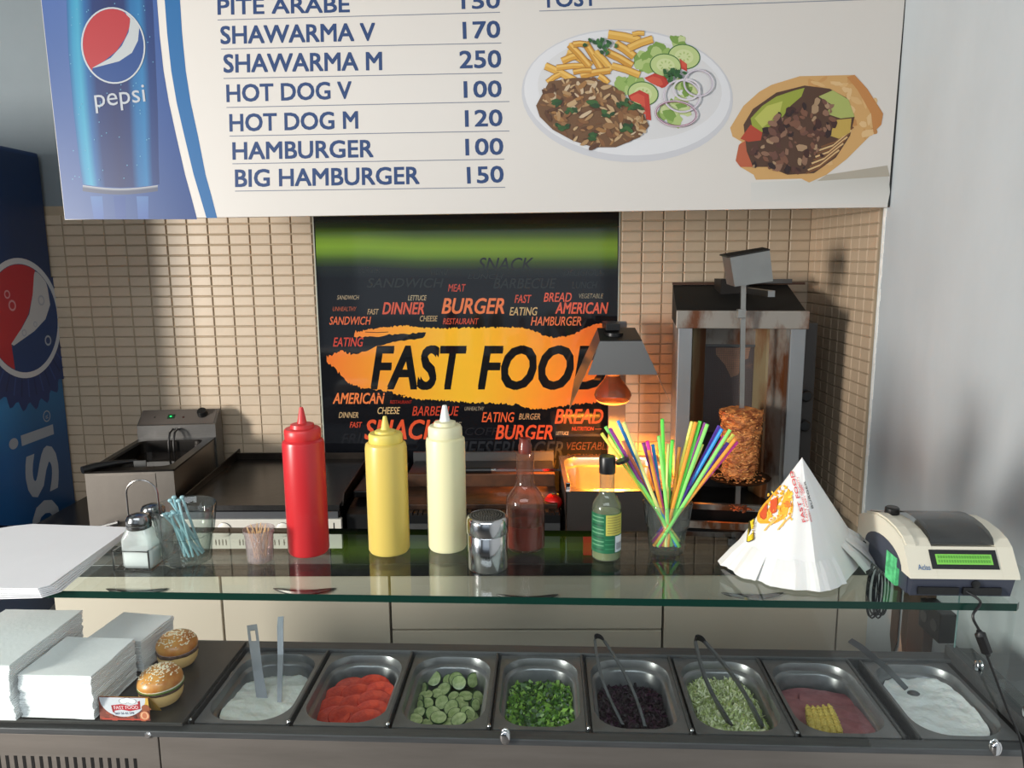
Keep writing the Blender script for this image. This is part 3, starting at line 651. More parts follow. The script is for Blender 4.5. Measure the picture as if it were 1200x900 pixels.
# ================================================================== griddle
gx0, gx1, gy0, gy1, gz = -1.098, -.625, 2.10, 2.60, .962
t = thing('griddle', 'flat black griddle with cream front panel and round thermostats', 'griddle', ((gx0+gx1)/2, gy0, WTZ), 0, K)
MB().box(gx0, gx1, gy0+.012, gy1, WTZ+.012, gz-.035).build('body', black_metal, t)
MB().box(gx0-.001, gx1+.004, gy0-.004, gy0+.012, WTZ+.010, gz-.040, bev=.001).build('front_panel', white_paint, t)
MB().box(gx0, gx1-.006, gy0+.002, gy0+.03, gz-.0395, gz-.0185).build('front_rail', mat('rail_grey', (96, 98, 102), .4, .6), t)
grid_m = mat('seasoned_griddle_plate', (38, 34, 32), .26, .6, col2=(20, 19, 18), vs=5, bump=.05, bs=40)
b = MB(); b.prism([(gx0, gy0-.004, gz-.012), (gx0, gy1-.03, gz-.004), (gx0, gy1-.03, gz+.014), (gx0, gy0+.0, gz+.002)], (gx1-gx0, 0, 0)); b.build('plate', grid_m, t)
b = MB(); b.prism([(gx0-.004, gy0+.03, gz-.01), (gx0-.004, gy1, gz), (gx0-.004, gy1, gz+.045), (gx0-.004, gy0+.06, gz+.018)], (.004, 0, 0)); b.prism([(gx1, gy0+.03, gz-.01), (gx1, gy1, gz), (gx1, gy1, gz+.045), (gx1, gy0+.05, gz+.022)], (.004, 0, 0))
b.box(gx0, gx1, gy1-.03, gy1-.026, gz, gz+.036); b.build('splash_guard', mat('guard_brown', (54, 46, 40), .35, .7, var=.5, vs=20), t)
for px, red in ((263, True), (332, False)):
    c = K.Y(px, 620.5, gy0-.004)
    bz = MB().lathe((0, 0, 0), [(.0205, 0), (.0205, .004), (.018, .005)], 28, T=Matrix.Translation(c) @ Matrix.Rotation(PI/2, 4, 'X')).build('dial_ring', white_paint, t)
    MB().lathe((0, 0, 0), [(.0215, -.001), (.0215, .002)], 28, T=Matrix.Translation(c) @ Matrix.Rotation(PI/2, 4, 'X')).build('dial_shadow_gap', steel_dark, t)
    MB().lathe((0, 0, 0), [(.0055, 0), (.005, .009)], 14, T=Matrix.Translation(c) @ Matrix.Rotation(PI/2, 4, 'X')).build('dial_centre', mat('dial_red', (120, 16, 16), .3) if red else black, t)
for px in (253, 257, 261, 265, 281, 285, 291, 322, 327, 333, 338):
    c = K.Y(px, 635, gy0-.004); MB().box(c.x-.0012, c.x+.0012, gy0-.0048, gy0-.003, c.z-.010, c.z+.007).build('vent_slot', black, t)
c = K.Y(391.5, 618, gy0-.004); MB().box(c.x-.0015, c.x+.0015, gy0-.0048, gy0-.003, c.z-.014, c.z+.014).build('vent_slot', black, t)
for x in (gx0+.03, gx1-.03):
    for y in (gy0+.04, gy1-.04): MB().lathe((x, y, WTZ), [(.014, 0), (.012, .014)], 12).build('foot', black, t)

# black side of a closed contact grill, then the brown hot plate
t = thing('contact_grill', 'plain black appliance between the griddle and the hot plate', 'grill', (-.53, 2.2, WTZ), 0, K)
b = MB(); b.prism([(-.612, 2.13, WTZ), (-.612, 2.13, .925), (-.612, 2.17, .935), (-.612, 2.55, .965), (-.612, 2.58, WTZ)], (.125, 0, 0)); b.build('body', mat('satin_black', (20, 20, 21), .35), t)
MB().box(-.606, -.494, 2.2, 2.5, .953, .975, bev=.004).build('lid', black_metal, t)
brown = mat('burnt_hot_plate', (84, 58, 42), .4, .5, col2=(38, 27, 22), vs=14, bump=.15, bs=40)
hx0, hx1, hy0, hy1 = -.470, .020, 2.12, 2.56
t = thing('hot_plate', 'burnt brown hot plate behind the squeeze bottles', 'griddle', ((hx0+hx1)/2, hy0, WTZ), 0, K)
MB().box(hx0, hx1, hy0+.008, hy1, WTZ+.004, .915).build('body', black_metal, t)
MB().box(hx0, hx1, hy0, hy0+.008, WTZ, .880).build('front_panel', mat('slate_front', (84, 86, 92), .4, .5), t)
MB().box(hx0, hx1, hy0-.004, hy0+.008, .880, .900).build('front_rail', steel_dark, t)
MB().box(hx0, hx1, hy0-.002, hy0+.04, .900, .925).build('black_lip', black, t)
b = MB()
n = 34
for k in range(n): x = hx0+(hx1-hx0)*k/n; b.box(x+.001, x+(hx1-hx0)/n-.003, hy0-.001, hy0+.03, .925, .931+.002*(k % 2))
b.build('serrated_edge', mat('dark_serration', (40, 36, 34), .4, .5), t)
MB().box(hx0+.005, hx1-.005, hy0+.04, 2.34, .915, .945, bev=.003).build('cooking_surface', brown, t)
MB().box(hx0+.005, hx1-.005, 2.342, 2.365, .915, .985, bev=.003).build('back_splash', mat('rust_brown', (92, 58, 36), .5, .3, col2=(50, 34, 24), vs=10), t)
MB().box(hx0+.005, hx1-.005, 2.365, 2.54, .915, .975).build('rear_surface', black_metal, t)
MB().box(hx0, hx1, 2.542, 2.556, .915, 1.005).build('rear_rail', steel_dark, t)
# meat knife lying across the back of the hot plate
kz = .9845; ky = 2.355
p0, p1, p2 = K.Y(500, 553, ky), K.Y(577, 552, ky), K.Y(668, 551, ky)
t = thing('carving_knife', 'carving knife with black handle lying behind the white bottle', 'knife', (p1.x, ky, kz), 0, K)
off = kz+.010
MB().tube([(p0.x, ky, off), ((p0.x+p1.x)/2, ky, off), (p1.x-.004, ky, off)], [.0095, .0085, .0095], 10).build('handle', black, t)
MB().tube([(p1.x-.006, ky, off), (p1.x+.012, ky, off)], .006, 10).build('bolster', chrome, t)
MB().box(p1.x+.01, p2.x-.01, ky-.0008, ky+.0008, off-.004, off+.003).build('blade', chrome, t)

# tomato on a small metal pot
c = K.Y(648, 582, 2.2)
t = thing('metal_pot', 'small dull metal pot beside the chip station under the tomato', 'pot', (.048-.045, 2.20, WTZ), 0, K)
PC = (c.x, 2.2, WTZ)
ORG[t.name] = (Vector((.048-.045, 2.20, WTZ)), 0)
pr0 = [(.024, 0), (.027, .008), (.027, .060), (.031, .066), (.031, .082), (.025, .094), (.0235, .094), (.0235, .080)]
MB().lathe(PC, pr0, 24, cap1=True).build('pot_body', mat('sooty_metal', (88, 84, 80), .35, .8, var=.6, vs=30), t)
t = thing('tomato', 'red tomato sitting on the small metal pot', 'tomato', (c.x, 2.2, WTZ+.094), 0, K)
MB().sphere((c.x, 2.2, WTZ+.094+.0225), .0275, sz=.86, seg=24, nz=.06, nf=12).build('flesh', mat('tomato_skin', (205, 24, 18), .18, spec=.6), t)
MB().lathe((c.x, 2.2, WTZ+.094+.0455), [(.001, .0), (.005, .001), (.002, .004)], 6).build('calyx', mat('tomato_calyx', (70, 80, 30), .6), t)
c = K.Z(690, 651, WTZ)
t = thing('red_pack', 'small red pack standing on the worktop behind the green bottle', 'box', (c.x, c.y, WTZ), 0, K)
MB().box(c.x-.016, c.x+.014, c.y, c.y+.02, WTZ, WTZ+.058, bev=.002).build('pack', mat('red_pack', (200, 20, 48), .3), t)

# ================================================================== heated chip station and its lamp
sx0, sx1, sy0, sy1, sz = .036, .372, 2.10, 2.50, 1.0
t = thing('chip_station', 'steel chip station with an open well glowing under the heat lamp', 'food warmer', ((sx0+sx1)/2, sy0, WTZ), 0, K)
MB().box(sx0, sx1, sy0, sy0+.004, WTZ, sz).box(sx0, sx0+.004, sy0+.004, sy1, WTZ, sz).box(sx1-.004, sx1, sy0+.004, sy1, WTZ, sz).box(sx0, sx1, sy1-.004, sy1, WTZ, sz).build('casing', mat('chip_station_steel', (92, 86, 82), .4, .75), t)
warm_steel = mat('well_steel', (190, 184, 176), .25, 1, var=.1, vs=10)
MB().loft([rrect(sx0-.001, sx1+.001, sy0-.001, sy1+.001, .004, sz+.0005), rrect(sx0-.001, sx1+.001, sy0-.001, sy1+.001, .004, sz+.003), rrect(sx0+.012, sx1-.012, sy0+.015, sy1-.030, .05, sz+.004), rrect(sx0+.015, sx1-.015, sy0+.018, sy1-.033, .05, sz-.004),
           rrect(sx0+.016, sx1-.016, sy0+.020, sy1-.036, .048, sz-.022), rrect(sx0+.024, sx1-.024, sy0+.028, sy1-.044, .045, sz-.026), rrect(sx0+.034, sx1-.034, sy0+.040, sy1-.054, .04, sz-.12)]).build('well', warm_steel, t)
MB().box(sx0+.001, sx0+.014, sy0+.02, sy0+.034, sz+.003, sz+.022, bev=.002).build('latch', chrome, t)
MB().box(sx0-.0005, sx0+.003, sy0-.001, sy0, WTZ, sz).build('front_edge', chrome, t)
# lamp
bc = Vector((.203, 2.385, 0))
t = thing('heat_lamp', 'grey hooded heat lamp glowing over the chip station', 'lamp', (.232, 2.53, WTZ), 0, K)
MB().box(.205, .262, 2.508, 2.528, WTZ, 1.46, bev=.002).build('post', mat('lamp_post_grey', (120, 116, 114), .4, .6), t)
MB().box(.18, .225, 2.40, 2.52, 1.440, 1.462, bev=.002).build('bracket', black, t)
hood = mat('hood_steel', (104, 102, 100), .38, .85)
TF, TB = [Vector((.152, 2.32, 1.415)), Vector((.282, 2.32, 1.415))], [Vector((.157, 2.45, 1.442)), Vector((.280, 2.45, 1.442))]
LFf, RFf = Vector((.058, 2.318, 1.200)), Vector((.385, 2.318, 1.198))
MB().prism([TF[0], TF[1], TB[1], TB[0]], (0, 0, .003)).build('hood_top', mat('hood_top_dark', (34, 34, 36), .4, .4), t)
MB().prism([TF[0], TF[1], (.329, 2.300, 1.313), (.114, 2.300, 1.313)], (0, .0015, 0)).build('front_flap', hood, t)
MB().prism([TB[0], TB[1], (.335, 2.475, 1.335), (.112, 2.475, 1.335)], (0, .0015, 0)).build('rear_flap', hood, t)
MB().prism([TF[0], TB[0], (.083, 2.452, 1.275), LFf], (.0015, 0, 0)).build('side_flap', mat('hood_inner_steel', (150, 142, 134), .3, .9), t)
MB().prism([TF[1], TB[1], (.362, 2.452, 1.272), RFf], (.0015, 0, 0)).build('side_flap', MATS['hood_inner_steel'], t)
amber = glass('amber_bulb_glass', (238, 176, 120), (150, 84, 48), diff=(128, 84, 60), dw=.42)
b = MB(); bx, by = .2030, 2.385
b.lathe((bx, by, 1.205), [(.030, .0), (.044, .006), (.056, .018), (.0600, .030), (.056, .042), (.044, .060), (.030, .078), (.021, .092), (.019, .106)], 32, cap0=False, cap1=False); b.build('bulb', amber, t, label='amber glass reflector bulb')
MB().lathe((bx, by, 1.2035), [(.001, 0), (.028, .001), (.043, .006), (.052, .013)], 32, cap0=False, cap1=False).build('bulb_face', mat('bulb_face', (255, 190, 110), .4, emit=(255, 170, 70), es=3.5), t)
MB().lathe((bx, by, 1.2035), [(.0205, .094), (.0195, .112)], 20).build('bulb_neck', mat('bulb_neck', (255, 200, 130), .4, emit=(255, 186, 100), es=3), t)
MB().lathe((bx, by, 1.2035), [(.022, .112), (.022, .17), (.03, .20), (.03, .232)], 20).build('lamp_holder', black, t)
sp = bpy.data.lights.new('heat_lamp_light', 'SPOT'); sp.energy = 260; sp.color = (1, .31, .03); sp.spot_size = A0(132); sp.spot_blend = .35; sp.shadow_soft_size = .045
so = bpy.data.objects.new('heat_lamp_light', sp); COL.objects.link(so); so.matrix_world = K.M @ Matrix.Translation((bx, by, 1.185))
# ================================================================== rotisserie
b0 = WTZ
t = thing('kebab_rotisserie', 'tall stained steel vertical kebab rotisserie by the tiled side wall', 'rotisserie', (.57, 2.3, b0), 0, K)
stain = mat('heat_stained_steel', (140, 134, 126), .42, .35, col2=(96, 54, 26), vs=8, bump=.04, bs=40, stretch=(1, 1, .4), thr=(.42, .54))
stain2 = mat('yellowed_steel', (142, 128, 98), .42, .3, col2=(116, 74, 42), vs=6, stretch=(1, 1, .3), thr=(.44, .56))
grey_st = mat('column_steel', (140, 142, 144), .4, .55, var=.1, vs=5)
MB().box(.385, .760, 2.12, 2.60, b0+.015, b0+.055, bev=.003).build('base', black_metal, t)
MB().box(.395, .752, 2.125, 2.135, b0+.062, b0+.082).build('front_bar', stain, t)
MB().box(.395, .752, 2.20, 2.60, b0+.055, b0+.10).build('drip_tray', mat('baked_black', (26, 22, 20), .35, .4, var=.4, vs=20), t)
MB().box(.395, .752, 2.19, 2.205, b0+.098, b0+.115).build('rear_bar', stain, t)
for x in (.40, .735):
    for y in (2.14, 2.57): MB().lathe((x, y, b0), [(.014, 0), (.012, .016)], 12).build('foot', black, t)
zt, zl = 1.462, b0+.055
MB().box(.379, .420, 2.245, 2.60, zl, zt, bev=.002).build('column', grey_st, t)
MB().box(.700, .742, 2.245, 2.60, zl, zt, bev=.002).build('column', grey_st, t)
b = MB(); b.prism([(.420, 2.262, zl), (.424, 2.258, zl), (.474, 2.400, zl), (.466, 2.405, zl)], (0, 0, zt-zl)); b.build('reflector_wing', stain2, t)
b = MB(); b.prism([(.700, 2.262, zl), (.690, 2.258, zl), (.655, 2.330, zl), (.664, 2.334, zl)], (0, 0, zt-zl)); b.build('reflector_wing', stain, t)
b = MB(); b.prism([(.655, 2.330, zl), (.648, 2.330, zl), (.622, 2.400, zl), (.632, 2.405, zl)], (0, 0, zt-zl)); b.build('reflector_wing', stain2, t)
MB().box(.42, .70, 2.42, 2.60, zl, zt).build('back_casing', mat('casing_dark', (50, 46, 44), .5, .4), t)
MB().box(.466, .632, 2.396, 2.42, 1.395, 1.455).build('burner_head', stain, t)
MB().box(.470, .628, 2.408, 2.42, 1.11, 1.395).build('burner_plate', mat('ceramic_burner', (96, 84, 82), .8, col2=(170, 124, 100), vs=6, thr=(.36, .42)), t)
MB().prism([(.505, 2.4076, 1.385), (.612, 2.4076, 1.388), (.606, 2.4076, 1.352), (.588, 2.4076, 1.345), (.578, 2.4076, 1.300), (.556, 2.4076, 1.290), (.536, 2.4076, 1.330), (.508, 2.4076, 1.362)], (0, .0004, 0)).build('bare_ceramic_patch', mat('bare_ceramic', (196, 148, 118), .8, var=.2, vs=40), t, label='pinkish bare patch on the sooty burner')
b = MB()
for k in range(34): x = .472+.154*k/33; b.box(x-.0004, x+.0004, 2.398, 2.399, 1.115, 1.392)
for k in range(56): z = 1.115+.277*k/55; b.box(.472, .626, 2.3992, 2.4002, z-.0004, z+.0004)
b.build('burner_mesh', mat('mesh_wire', (96, 90, 90), .5, .3), t, kind='stuff')
MB().box(.466, .474, 2.394, 2.402, 1.105, 1.397).box(.624, .632, 2.394, 2.402, 1.105, 1.397).box(.466, .632, 2.394, 2.402, 1.390, 1.398).build('mesh_frame', steel_dark, t)
MB().box(.372, .748, 2.238, 2.262, zt, zt+.052, bev=.002).build('hood_front', stain, t)
b = MB(); b.prism([(.374, 2.262, zt+.046), (.374, 2.262, zt+.001), (.374, 2.60, zt+.001), (.374, 2.60, zt+.115), (.374, 2.58, zt+.115)], (.372, 0, 0)); b.build('hood_top', mat('soot_black', (11, 10, 9), .75, 0, var=.3, vs=5), t)
b = MB(); b.box(.372, .80, 2.575, 2.60, zt+.116, zt+.124); b.build('hood_rear_lip', mat('rusty_lip', (70, 44, 30), .5, .4), t)
MB().box(.742, .800, 2.36, 2.60, b0+.02, 1.47, bev=.003).build('gas_housing', mat('housing_dark', (66, 62, 60), .45, .3), t)
for py in (455, 489):
    c = K.X(932, py, .80); MB().lathe((0, 0, 0), [(.018, 0), (.018, .018), (.014, .022)], 18, T=Matrix.Translation((.775, 2.36, c.z)) @ Matrix.Rotation(PI/2, 4, 'X')).build('gas_knob', black, t)
piv = Matrix.Translation((.378-.57, 2.25-2.3, 0)) @ Matrix.Rotation(-.155, 4, 'Z') @ Matrix.Translation((.57-.378, 2.3-2.25, 0))
for ch in t.children: ch.matrix_basis = piv @ ch.matrix_basis
SY = 2.17
MB().box(.615, .635, 2.17, 2.46, 1.556+.0, 1.574).build('motor_arm', mat('arm_steel', (150, 150, 150), .3, 1), t)
MB().box(.55, .80, 2.50, 2.512, 1.583, 1.597).build('cross_bar', steel_dark, t)
MB().box(.55, .64, 2.44, 2.52, 1.548, 1.600).build('arm_clamp', mat('clamp_dark', (40, 36, 34), .5, .4), t)
# motor box, tilted
c4 = [K.Y(x, y, SY-.03) for x, y in ((855.5, 302), (902, 293.5), (906, 329.5), (861, 336))]
b = MB(); b.prism(c4, (-.010, .048, .006)); b.build('motor_box', mat('motor_steel', (150, 150, 148), .35, .85, var=.12, vs=10), t)
c5 = [p+Vector((dx, -.001, dz)) for p, (dx, dz) in zip(c4, ((-.006, .004), (.003, .004), (.003, .004), (-.003, .0)))]
tb = [c4[0]+Vector((-.008, -.002, .0)), c4[1]+Vector((.0, -.002, .0)), c4[1]+Vector((-.004, .052, .006)), c4[0]+Vector((-.016, .052, .006))]
MB().prism(tb, (0, 0, .004)).build('motor_lid', mat('lid_dark', (36, 33, 31), .4, .4), t)
# skewer
q0, q1, q2 = K.Y(871, 336, SY), K.Y(869, 480, SY), K.Y(866, 605, SY)
b = MB(); qb = Vector((q1.x, SY, b0+.118)); b.loft([[Vector((p.x+dx, SY+dy, p.z)) for dx, dy in ((-.007, -.003), (.007, -.003), (.007, .003), (-.007, .003))] for p in (qb, q1, q0+Vector((0, 0, .01)))], cap0=True, smooth=False); b.build('skewer', mat('skewer_steel', (168, 166, 162), .35, .9, var=.2, vs=14), t)
c = K.Y(868.5, 367.5, SY); MB().box(c.x-.0115, c.x+.0115, SY-.010, SY+.010, c.z-.013, c.z+.013, bev=.002).build('skewer_clamp', MATS['skewer_steel'], t)
MB().lathe((q1.x, SY, 1.018), [(.012, 0), (.085, .002), (.092, .008), (.09, .0075), (.012, .004)], 36).build('skewer_tray', mat('greasy_tray', (74, 50, 34), .35, .7, col2=(30, 22, 17), vs=30), t)
# the meat
t2 = thing('kebab_meat', 'browned stack of shaved kebab meat on the vertical skewer', 'meat', (q1.x, SY, 1.027), 0, K)
mcol = mat('roast_meat', (232, 150, 82), .5, col2=(140, 70, 36), vs=38, bump=.6, bs=90, stretch=(1, 1, 2.2), thr=(.38, .62), spec=.5)
b = MB(); seg, nz_ = 72, 70; vs = []
for i in range(nz_+1):
    z = .205*i/nz_; f = i/nz_
    r0 = .046+.012*f; r0 *= (1 if f < .96 else 1-(f-.96)*9) * (1 if f > .03 else .9)
    for k in range(seg):
        q = 2*PI*k/seg; p = Vector((math.cos(q)*2.0, math.sin(q)*2.0, z*55))
        lay = .10*abs(((z/.0085+1.4*noise.noise(p*.6)) % 1)-.5)
        r = r0*(1+.12*noise.noise(p*.9)+.09*noise.noise(p*2.4)+lay)
        vs.append((q1.x+r*math.cos(q), SY+r*math.sin(q), 1.027+z+.004*noise.noise(p*1.7)))
b.add(vs, [(i*seg+k, i*seg+(k+1) % seg, (i+1)*seg+(k+1) % seg, (i+1)*seg+k) for i in range(nz_) for k in range(seg)]+[tuple(nz_*seg+k for k in range(seg)), tuple(range(seg-1, -1, -1))], False)
b.build('meat_stack', mcol, t2)
b = MB()
for k in range(420):
    f = random.random(); z = 1.03+.2*f; q = random.uniform(PI*.9, PI*2.1); r = (.047+.012*f)*random.uniform(1.0, 1.07)
    c = Vector((q1.x+r*math.cos(q), SY+r*math.sin(q), z)); l = random.uniform(.005, .014); tg = Vector((-math.sin(q), math.cos(q), random.uniform(-.9, .5))).normalized(); nr = Vector((math.cos(q), math.sin(q), 0)); up = tg.cross(nr)
    s_ = random.uniform(.0015, .0035); o = nr*random.uniform(.001, .004)
    b.add([c-tg*l/2, c+up*s_+o, c+tg*l/2, c-up*s_+o*.6, c-nr*.002], [(0, 1, 2, 3), (0, 3, 4), (3, 2, 4), (1, 0, 4), (2, 1, 4)])
b.build('shaved_edges', mat('crisp_meat', (240, 168, 96), .45, col2=(150, 82, 42), vs=60, thr=(.4, .6)), t2, kind='stuff')
b = MB()
for k in range(150):
    q = random.uniform(0, 2*PI); r = random.uniform(.05, .088); x, y = q1.x+r*math.cos(q), SY+r*math.sin(q)
    if x > q1.x-.01 and random.random() < .6: continue
    b.sphere((x, y, 1.029), random.uniform(.0015, .0045), sx=1.6, sz=.6, seg=6, T=Matrix.Rotation(random.random()*3, 3, 'Z'))
b.build('meat_crumbs', mcol, t2, kind='stuff')
t3 = thing('meat_scraps', 'orange scraps of meat fallen below the skewer tray', 'meat scraps', (q1.x, 2.16, b0+.083), 0, K)
b = MB()
for k in range(110):
    f = random.random(); p = K.Y(864+14*f+random.gauss(0, 4), 604+26*f, 2.13)
    b.sphere((p.x, 2.16+random.uniform(-.03, .02), b0+.104+random.uniform(0, .006)*2), random.uniform(.002, .005), sx=1.5, sz=.6, seg=6, T=Matrix.Rotation(random.random()*3, 3, 'Z'))
MATS_SCR = mat('meat_scraps', (190, 96, 50), .5, col2=(96, 44, 24), vs=60)
b.build('scraps', MATS_SCR, t3, kind='stuff')

# hanging knives and a brown board on the side wall under the shelf end
wood = mat('dark_brown_wood', (96, 76, 64), .6, var=.3, vs=10, stretch=(1, 1, .2))
for px, yy, ln, lb in ((1043, 1.93, .20, 'left one of two brown handled knives hanging on the right wall'), (1056, 1.87, .22, 'right one of two brown handled knives hanging on the right wall')):
    tp = K.X(px+8, 768, .900); t = thing('hanging_knife', lb, 'knife', (.905, tp.y, tp.z), 0, K, group='knives hanging on the right wall')
    b = MB(); b.prism([(.886, tp.y, tp.z), (.886, tp.y+.018, tp.z+.05), (.886, tp.y+.018, tp.z+ln), (.886, tp.y-.018, tp.z+ln), (.886, tp.y-.016, tp.z+.04)], (.003, 0, 0)); b.build('blade', mat('old_blade', (112, 96, 84), .35, .8), t)
    MB().box(.880, .8924, tp.y-.014, tp.y+.014, tp.z+ln, tp.z+ln+.11, bev=.004).build('handle', black, t)
t = thing('brown_board', 'tall brown wooden board leaning on the right wall below the shelf', 'board', (.90, 1.75, .45), 0, K)
y0, y1 = K.X(1073, 740, .89).y, K.X(1093, 740, .89).y
MB().box(.868, .8922, y1, y0, .0, .985, bev=.002).build('plank', wood, t)
c = K.X(1101, 729, .88)
t = thing('wall_socket_box', 'black socket box fixed to the right wall beside the brown board', 'socket', (.9, c.y, c.z), 0, K)
MB().box(.855, .8922, c.y-.045, c.y+.045, c.z-.03, c.z+.04, bev=.003).build('box', black, t)
for k in (-1, 1): MB().lathe((0, 0, 0), [(.014, 0), (.014, .003)], 16, T=Matrix.Translation((.8535, c.y+.022*k, c.z+.004)) @ Matrix.Rotation(PI/2, 4, 'Y')).build('socket', steel_dark, t)

# ================================================================== refrigerated display counter
CF, CB, ZT = 1.108, 1.392, .900
t = thing('display_counter', 'stainless refrigerated counter holding the row of food pans', 'counter', (-.1, 1.25, 0), 0, D)
MB().box(-1.30, -.6475, CF+.006, 1.385, .12, .868).build('body_left', mat('counter_body', (60, 60, 60), .5, .4), t)
MB().box(-.6465, .83, CF+.006, 1.385, .12, .775).build('body_right', MATS['counter_body'], t)
MB().box(-1.28, .81, CF+.06, 1.36, 0, .12).build('plinth', black, t)
fr1 = MB(); fr1.box(-1.30, -.6475, CF, CF+.006, .60, .889, bev=.001); fp = fr1.build('front_panel', steel_front, t)
MB().box(-.6450, .83, CF, CF+.006, .12, .889, bev=.001).build('front_panel', steel_front, t)
MB().box(-1.30, -.6475, CF, CF+.006, .12, .598, bev=.001).build('front_panel', steel_front, t)
for k in range(24):
    x = -.690-.0148*k; MB().box(x-.0026, x+.0026, CF-.0006, CF+.001, .775, .848, bev=.0).build('vent_slot', black, t)
c = D.Y(174, 861, CF)
MB().lathe((0, 0, 0), [(.006, 0), (.006, .002), (.004, .004)], 16, T=Matrix.Translation((c.x, CF, c.z)) @ Matrix.Rotation(PI/2, 4, 'X')).build('screw', chrome, t)
b = MB(); b.box(-1.30, .83, CF-.002, CF+.020, .889, .9005, bev=.002); b.build('front_rail', steel_h, t)
MB().box(-1.30, .83, CF+.0205, 1.134, .882, .8945).build('front_ledge', steel_dark, t)
MB().box(-1.30, .83, 1.3715, 1.400, .862, .9045, bev=.002).build('rear_rail', steel_h, t)
MB().box(-.64, .77, 1.386, 1.400, .30, .86).build('rear_panel', steel_h, t)
MB().box(.776, .796, CF+.02, 1.400, .860, .922, bev=.003).box(.797, .83, CF+.02, 1.400, .860, .914, bev=.002).build('end_rail', steel_h, t)
MB().box(.7655, .7755, 1.134, 1.372, .860, .897).build('end_ledge', black, t)
for x in (-.603, -.433, -.264, -.094, .071, .2405, .411):
    MB().box(x-.0052, x-.0012, 1.1345, 1.3712, .890, .9030, bev=.001).box(x+.0004, x+.0044, 1.1345, 1.3712, .876, .8880).build('divider_bar', steel_h, t)
    MB().lathe((x-.002, 1.137, .9026), [(.0035, 0), (.0025, .002), (.0005, .003)], 10).build('rivet', chrome, t)
MB().box(.581, .602, 1.1345, 1.3712, .870, .880).build('spacer_channel', mat('blue_black_channel', (34, 38, 48), .4, .3), t)
MB().box(.5785, .5810, 1.1345, 1.3712, .870, .9025).box(.6022, .6045, 1.1345, 1.3712, .870, .9025).build('channel_lip', steel_h, t)
# raised cover plate at the left
t = thing('cover_plate', 'flat dark steel cover plate under the napkins and burgers', 'tray', (-.8, 1.25, .9045), 0, D)
MB().box(-1.28, -.606, 1.113, 1.384, .9048, .9115, bev=.0015).build('plate', mat('cover_steel', (88, 88, 88), .30, .7, var=.15, vs=6), t)

def pan(x0, x1, label):
    t = thing('food_pan', label, 'pan', ((x0+x1)/2, 1.252, .80), 0, D, group='gastronorm pans in the counter')
    y0, y1, xa, xb = 1.1350, 1.3705, x0+.0050, x1-.0060
    ox0, ox1, oy0, oy1 = xa+.006, xb-.007, y0+.009, y1-.009; z = .898
    R = lambda e, r, zz: rrect(ox0+e, ox1-e, oy0+e, oy1-e, r, zz, n=8)
    MB().loft([rrect(xa, xb, y0, y1, .003, z-.004, n=8), rrect(xa, xb, y0, y1, .003, z, n=8), R(.0, .052, z), R(.0015, .051, z-.0035), R(.003, .050, z-.014), R(.008, .047, z-.0165), R(.010, .046, z-.020), R(.016, .042, z-.10)]).build('pan_body', pan_steel, t)
    return t, (ox0+.010, ox1-.010, oy0+.010, oy1-.010)
pans = [pan(-.603, -.433, 'first steel pan from the left, filled with mayonnaise'), pan(-.433, -.264, 'second steel pan from the left, holding tomato slices'), pan(-.264, -.094, 'third steel pan from the left, holding cucumber slices'),
        pan(-.094, .071, 'fourth steel pan from the left, full of shredded lettuce'), pan(.071, .2405, 'steel pan of dark red cabbage with tongs in it'), pan(.2405, .411, 'steel pan of shredded white cabbage with tongs in it'),
        pan(.411, .5825, 'steel pan of ham slices and baby corn'), pan(.602, .772, 'last steel pan on the right, filled with white sauce')]
def sauce(name, lab, i, zf, col, slope=lambda x, y: 0, rough=.35):
    x0, x1, y0, y1 = pans[i][1]; x0 -= .003; x1 += .003; y0 -= .003; y1 += .003; t = thing(name, lab, 'sauce', ((x0+x1)/2, (y0+y1)/2, zf-.03), 0, D)
    b = MB(); n = 44; vs = []; ids = {}
    for j in range(n+1):
        for k in range(n+1):
            u_, v_ = 2*k/n-1, 2*j/n-1     # squircle so that corners stay inside the pan
            X, Y = u_*math.sqrt(1-.42*v_*v_*abs(u_)**4), v_*math.sqrt(1-.42*u_*u_*abs(v_)**4)
            x, y = (x0+x1)/2+X*(x1-x0)/2*.985, (y0+y1)/2+Y*(y1-y0)/2*.985
            z = zf+slope(X, Y)+.0035*noise.noise(Vector((x*40, y*40, i)))+.0015*noise.noise(Vector((x*120, y*120, i)))
            vs.append((x, y, z))
    m = n+1; b.add(vs, [(j*m+k, j*m+k+1, (j+1)*m+k+1, (j+1)*m+k) for j in range(n) for k in range(n)], True)
    b.build('sauce_mass', mat(name+'_mat', col, rough, sss=.15, bump=.5, bs=45), t, kind='stuff'); return t
sauce('mayonnaise', 'white mayonnaise in the first pan from the left', 0, .868, (236, 241, 234), lambda X, Y: .009*(-X)*(.3-Y)+.006*max(0, -Y)-.020*max(0, Y-.45)*(1+X*.2))
sauce('white_sauce', 'white sauce smeared up the right side of the last pan', 7, .876, (240, 245, 244), lambda X, Y: .010*max(0, X-.25)+.003*Y*0)
b = MB()
